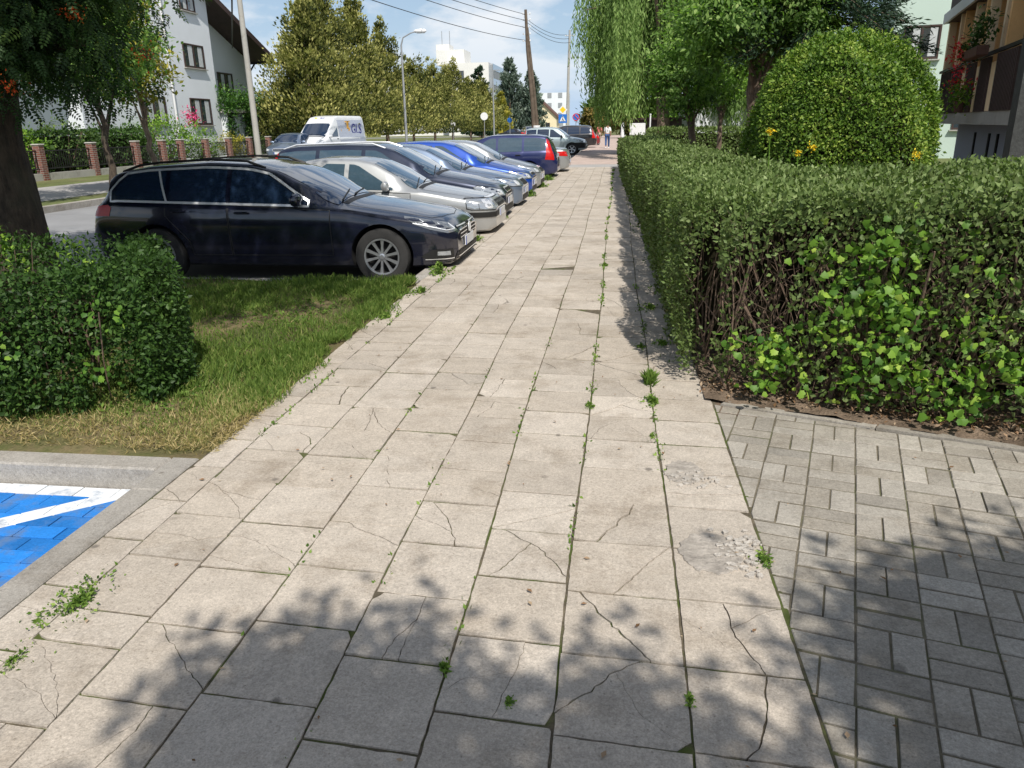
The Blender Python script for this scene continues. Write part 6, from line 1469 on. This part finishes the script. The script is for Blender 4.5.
# ------------------------------------------------------------------ SKY, SUN, CAMERA
w=bpy.data.worlds.new('World'); sc.world=w; w.use_nodes=True; nt=w.node_tree; nt.nodes.clear()
out=_n(nt,'ShaderNodeOutputWorld'); bg=_n(nt,'ShaderNodeBackground'); sky=_n(nt,'ShaderNodeTexSky'); sky.sky_type='NISHITA'; sky.sun_disc=False
EL=52; az=math.atan2(SUN[0],SUN[1]); sky.sun_elevation=R(EL); sky.sun_rotation=az; sky.air_density=1.1; sky.dust_density=.7; sky.ozone_density=1.6
tc=_n(nt,'ShaderNodeTexCoord'); mp=_n(nt,'ShaderNodeMapping'); mp.inputs['Scale'].default_value=(1,1,2.4); mp.inputs['Location'].default_value=(.35,.1,.0)
nt.links.new(tc.outputs['Generated'],mp.inputs[0]); n1=_noise(nt,6.5,9,.55,mp.outputs[0]); cr=_ramp(nt,n1.outputs[0],[(.44,(0,0,0)),(.58,(1,1,1))])
sp=_n(nt,'ShaderNodeSeparateXYZ'); nt.links.new(tc.outputs['Generated'],sp.inputs[0]); zr=_ramp(nt,sp.outputs[2],[(0,(.25,)*3),(.12,(.85,)*3),(.6,(.5,)*3)])
fm=_n(nt,'ShaderNodeMath',_operation='MULTIPLY'); nt.links.new(cr.outputs[0],fm.inputs[0]); nt.links.new(zr.outputs[0],fm.inputs[1])
hz_=_ramp(nt,sp.outputs[2],[(0,(.92,.92,.92)),(.10,(.55,.55,.55)),(.35,(0,0,0))]); skc=_mix(nt,sky.outputs[0],(5.6,7.6,10.4),hz_.outputs[0]); cl=_mix(nt,skc,(10.4,10.6,10.9),fm.outputs[0])
nt.links.new(cl,bg.inputs[0]); bg.inputs[1].default_value=.092; nt.links.new(bg.outputs[0],out.inputs[0])
sd=bpy.data.lights.new('sun','SUN'); sd.energy=5.0; sd.angle=R(.53); sd.color=(1,.955,.88); so=bpy.data.objects.new('sun',sd); COL.objects.link(so)
el=R(EL); dv=Vector((SUN[0]*math.cos(el),SUN[1]*math.cos(el),math.sin(el))); so.rotation_euler=dv.to_track_quat('Z','Y').to_euler(); so.location=(10,-20,30)
cd=bpy.data.cameras.new('camera'); co=bpy.data.objects.new('camera',cd); COL.objects.link(co); sc.camera=co
cd.sensor_width=36; cd.lens=769/1024*36; cd.clip_end=3000; cd.clip_start=.05
yaw,pitch,roll=R(7.7597),R(18.5205),R(-1.0)
f=Vector((-math.sin(yaw)*math.cos(pitch),math.cos(yaw)*math.cos(pitch),-math.sin(pitch))); r0=Vector((math.cos(yaw),math.sin(yaw),0)); u0=r0.cross(f)
r1=r0*math.cos(roll)+u0*math.sin(roll); u1=-r0*math.sin(roll)+u0*math.cos(roll); b=-f
co.matrix_world=Matrix(((r1.x,u1.x,b.x,0),(r1.y,u1.y,b.y,0),(r1.z,u1.z,b.z,1.58),(0,0,0,1)))
sc.view_settings.view_transform='Standard'; sc.view_settings.look='None'; sc.view_settings.exposure=0; sc.view_settings.gamma=1
sc.render.engine='CYCLES'; sc.cycles.use_denoising=True; sc.cycles.max_bounces=6; sc.cycles.diffuse_bounces=3; sc.cycles.glossy_bounces=3; sc.cycles.transmission_bounces=4
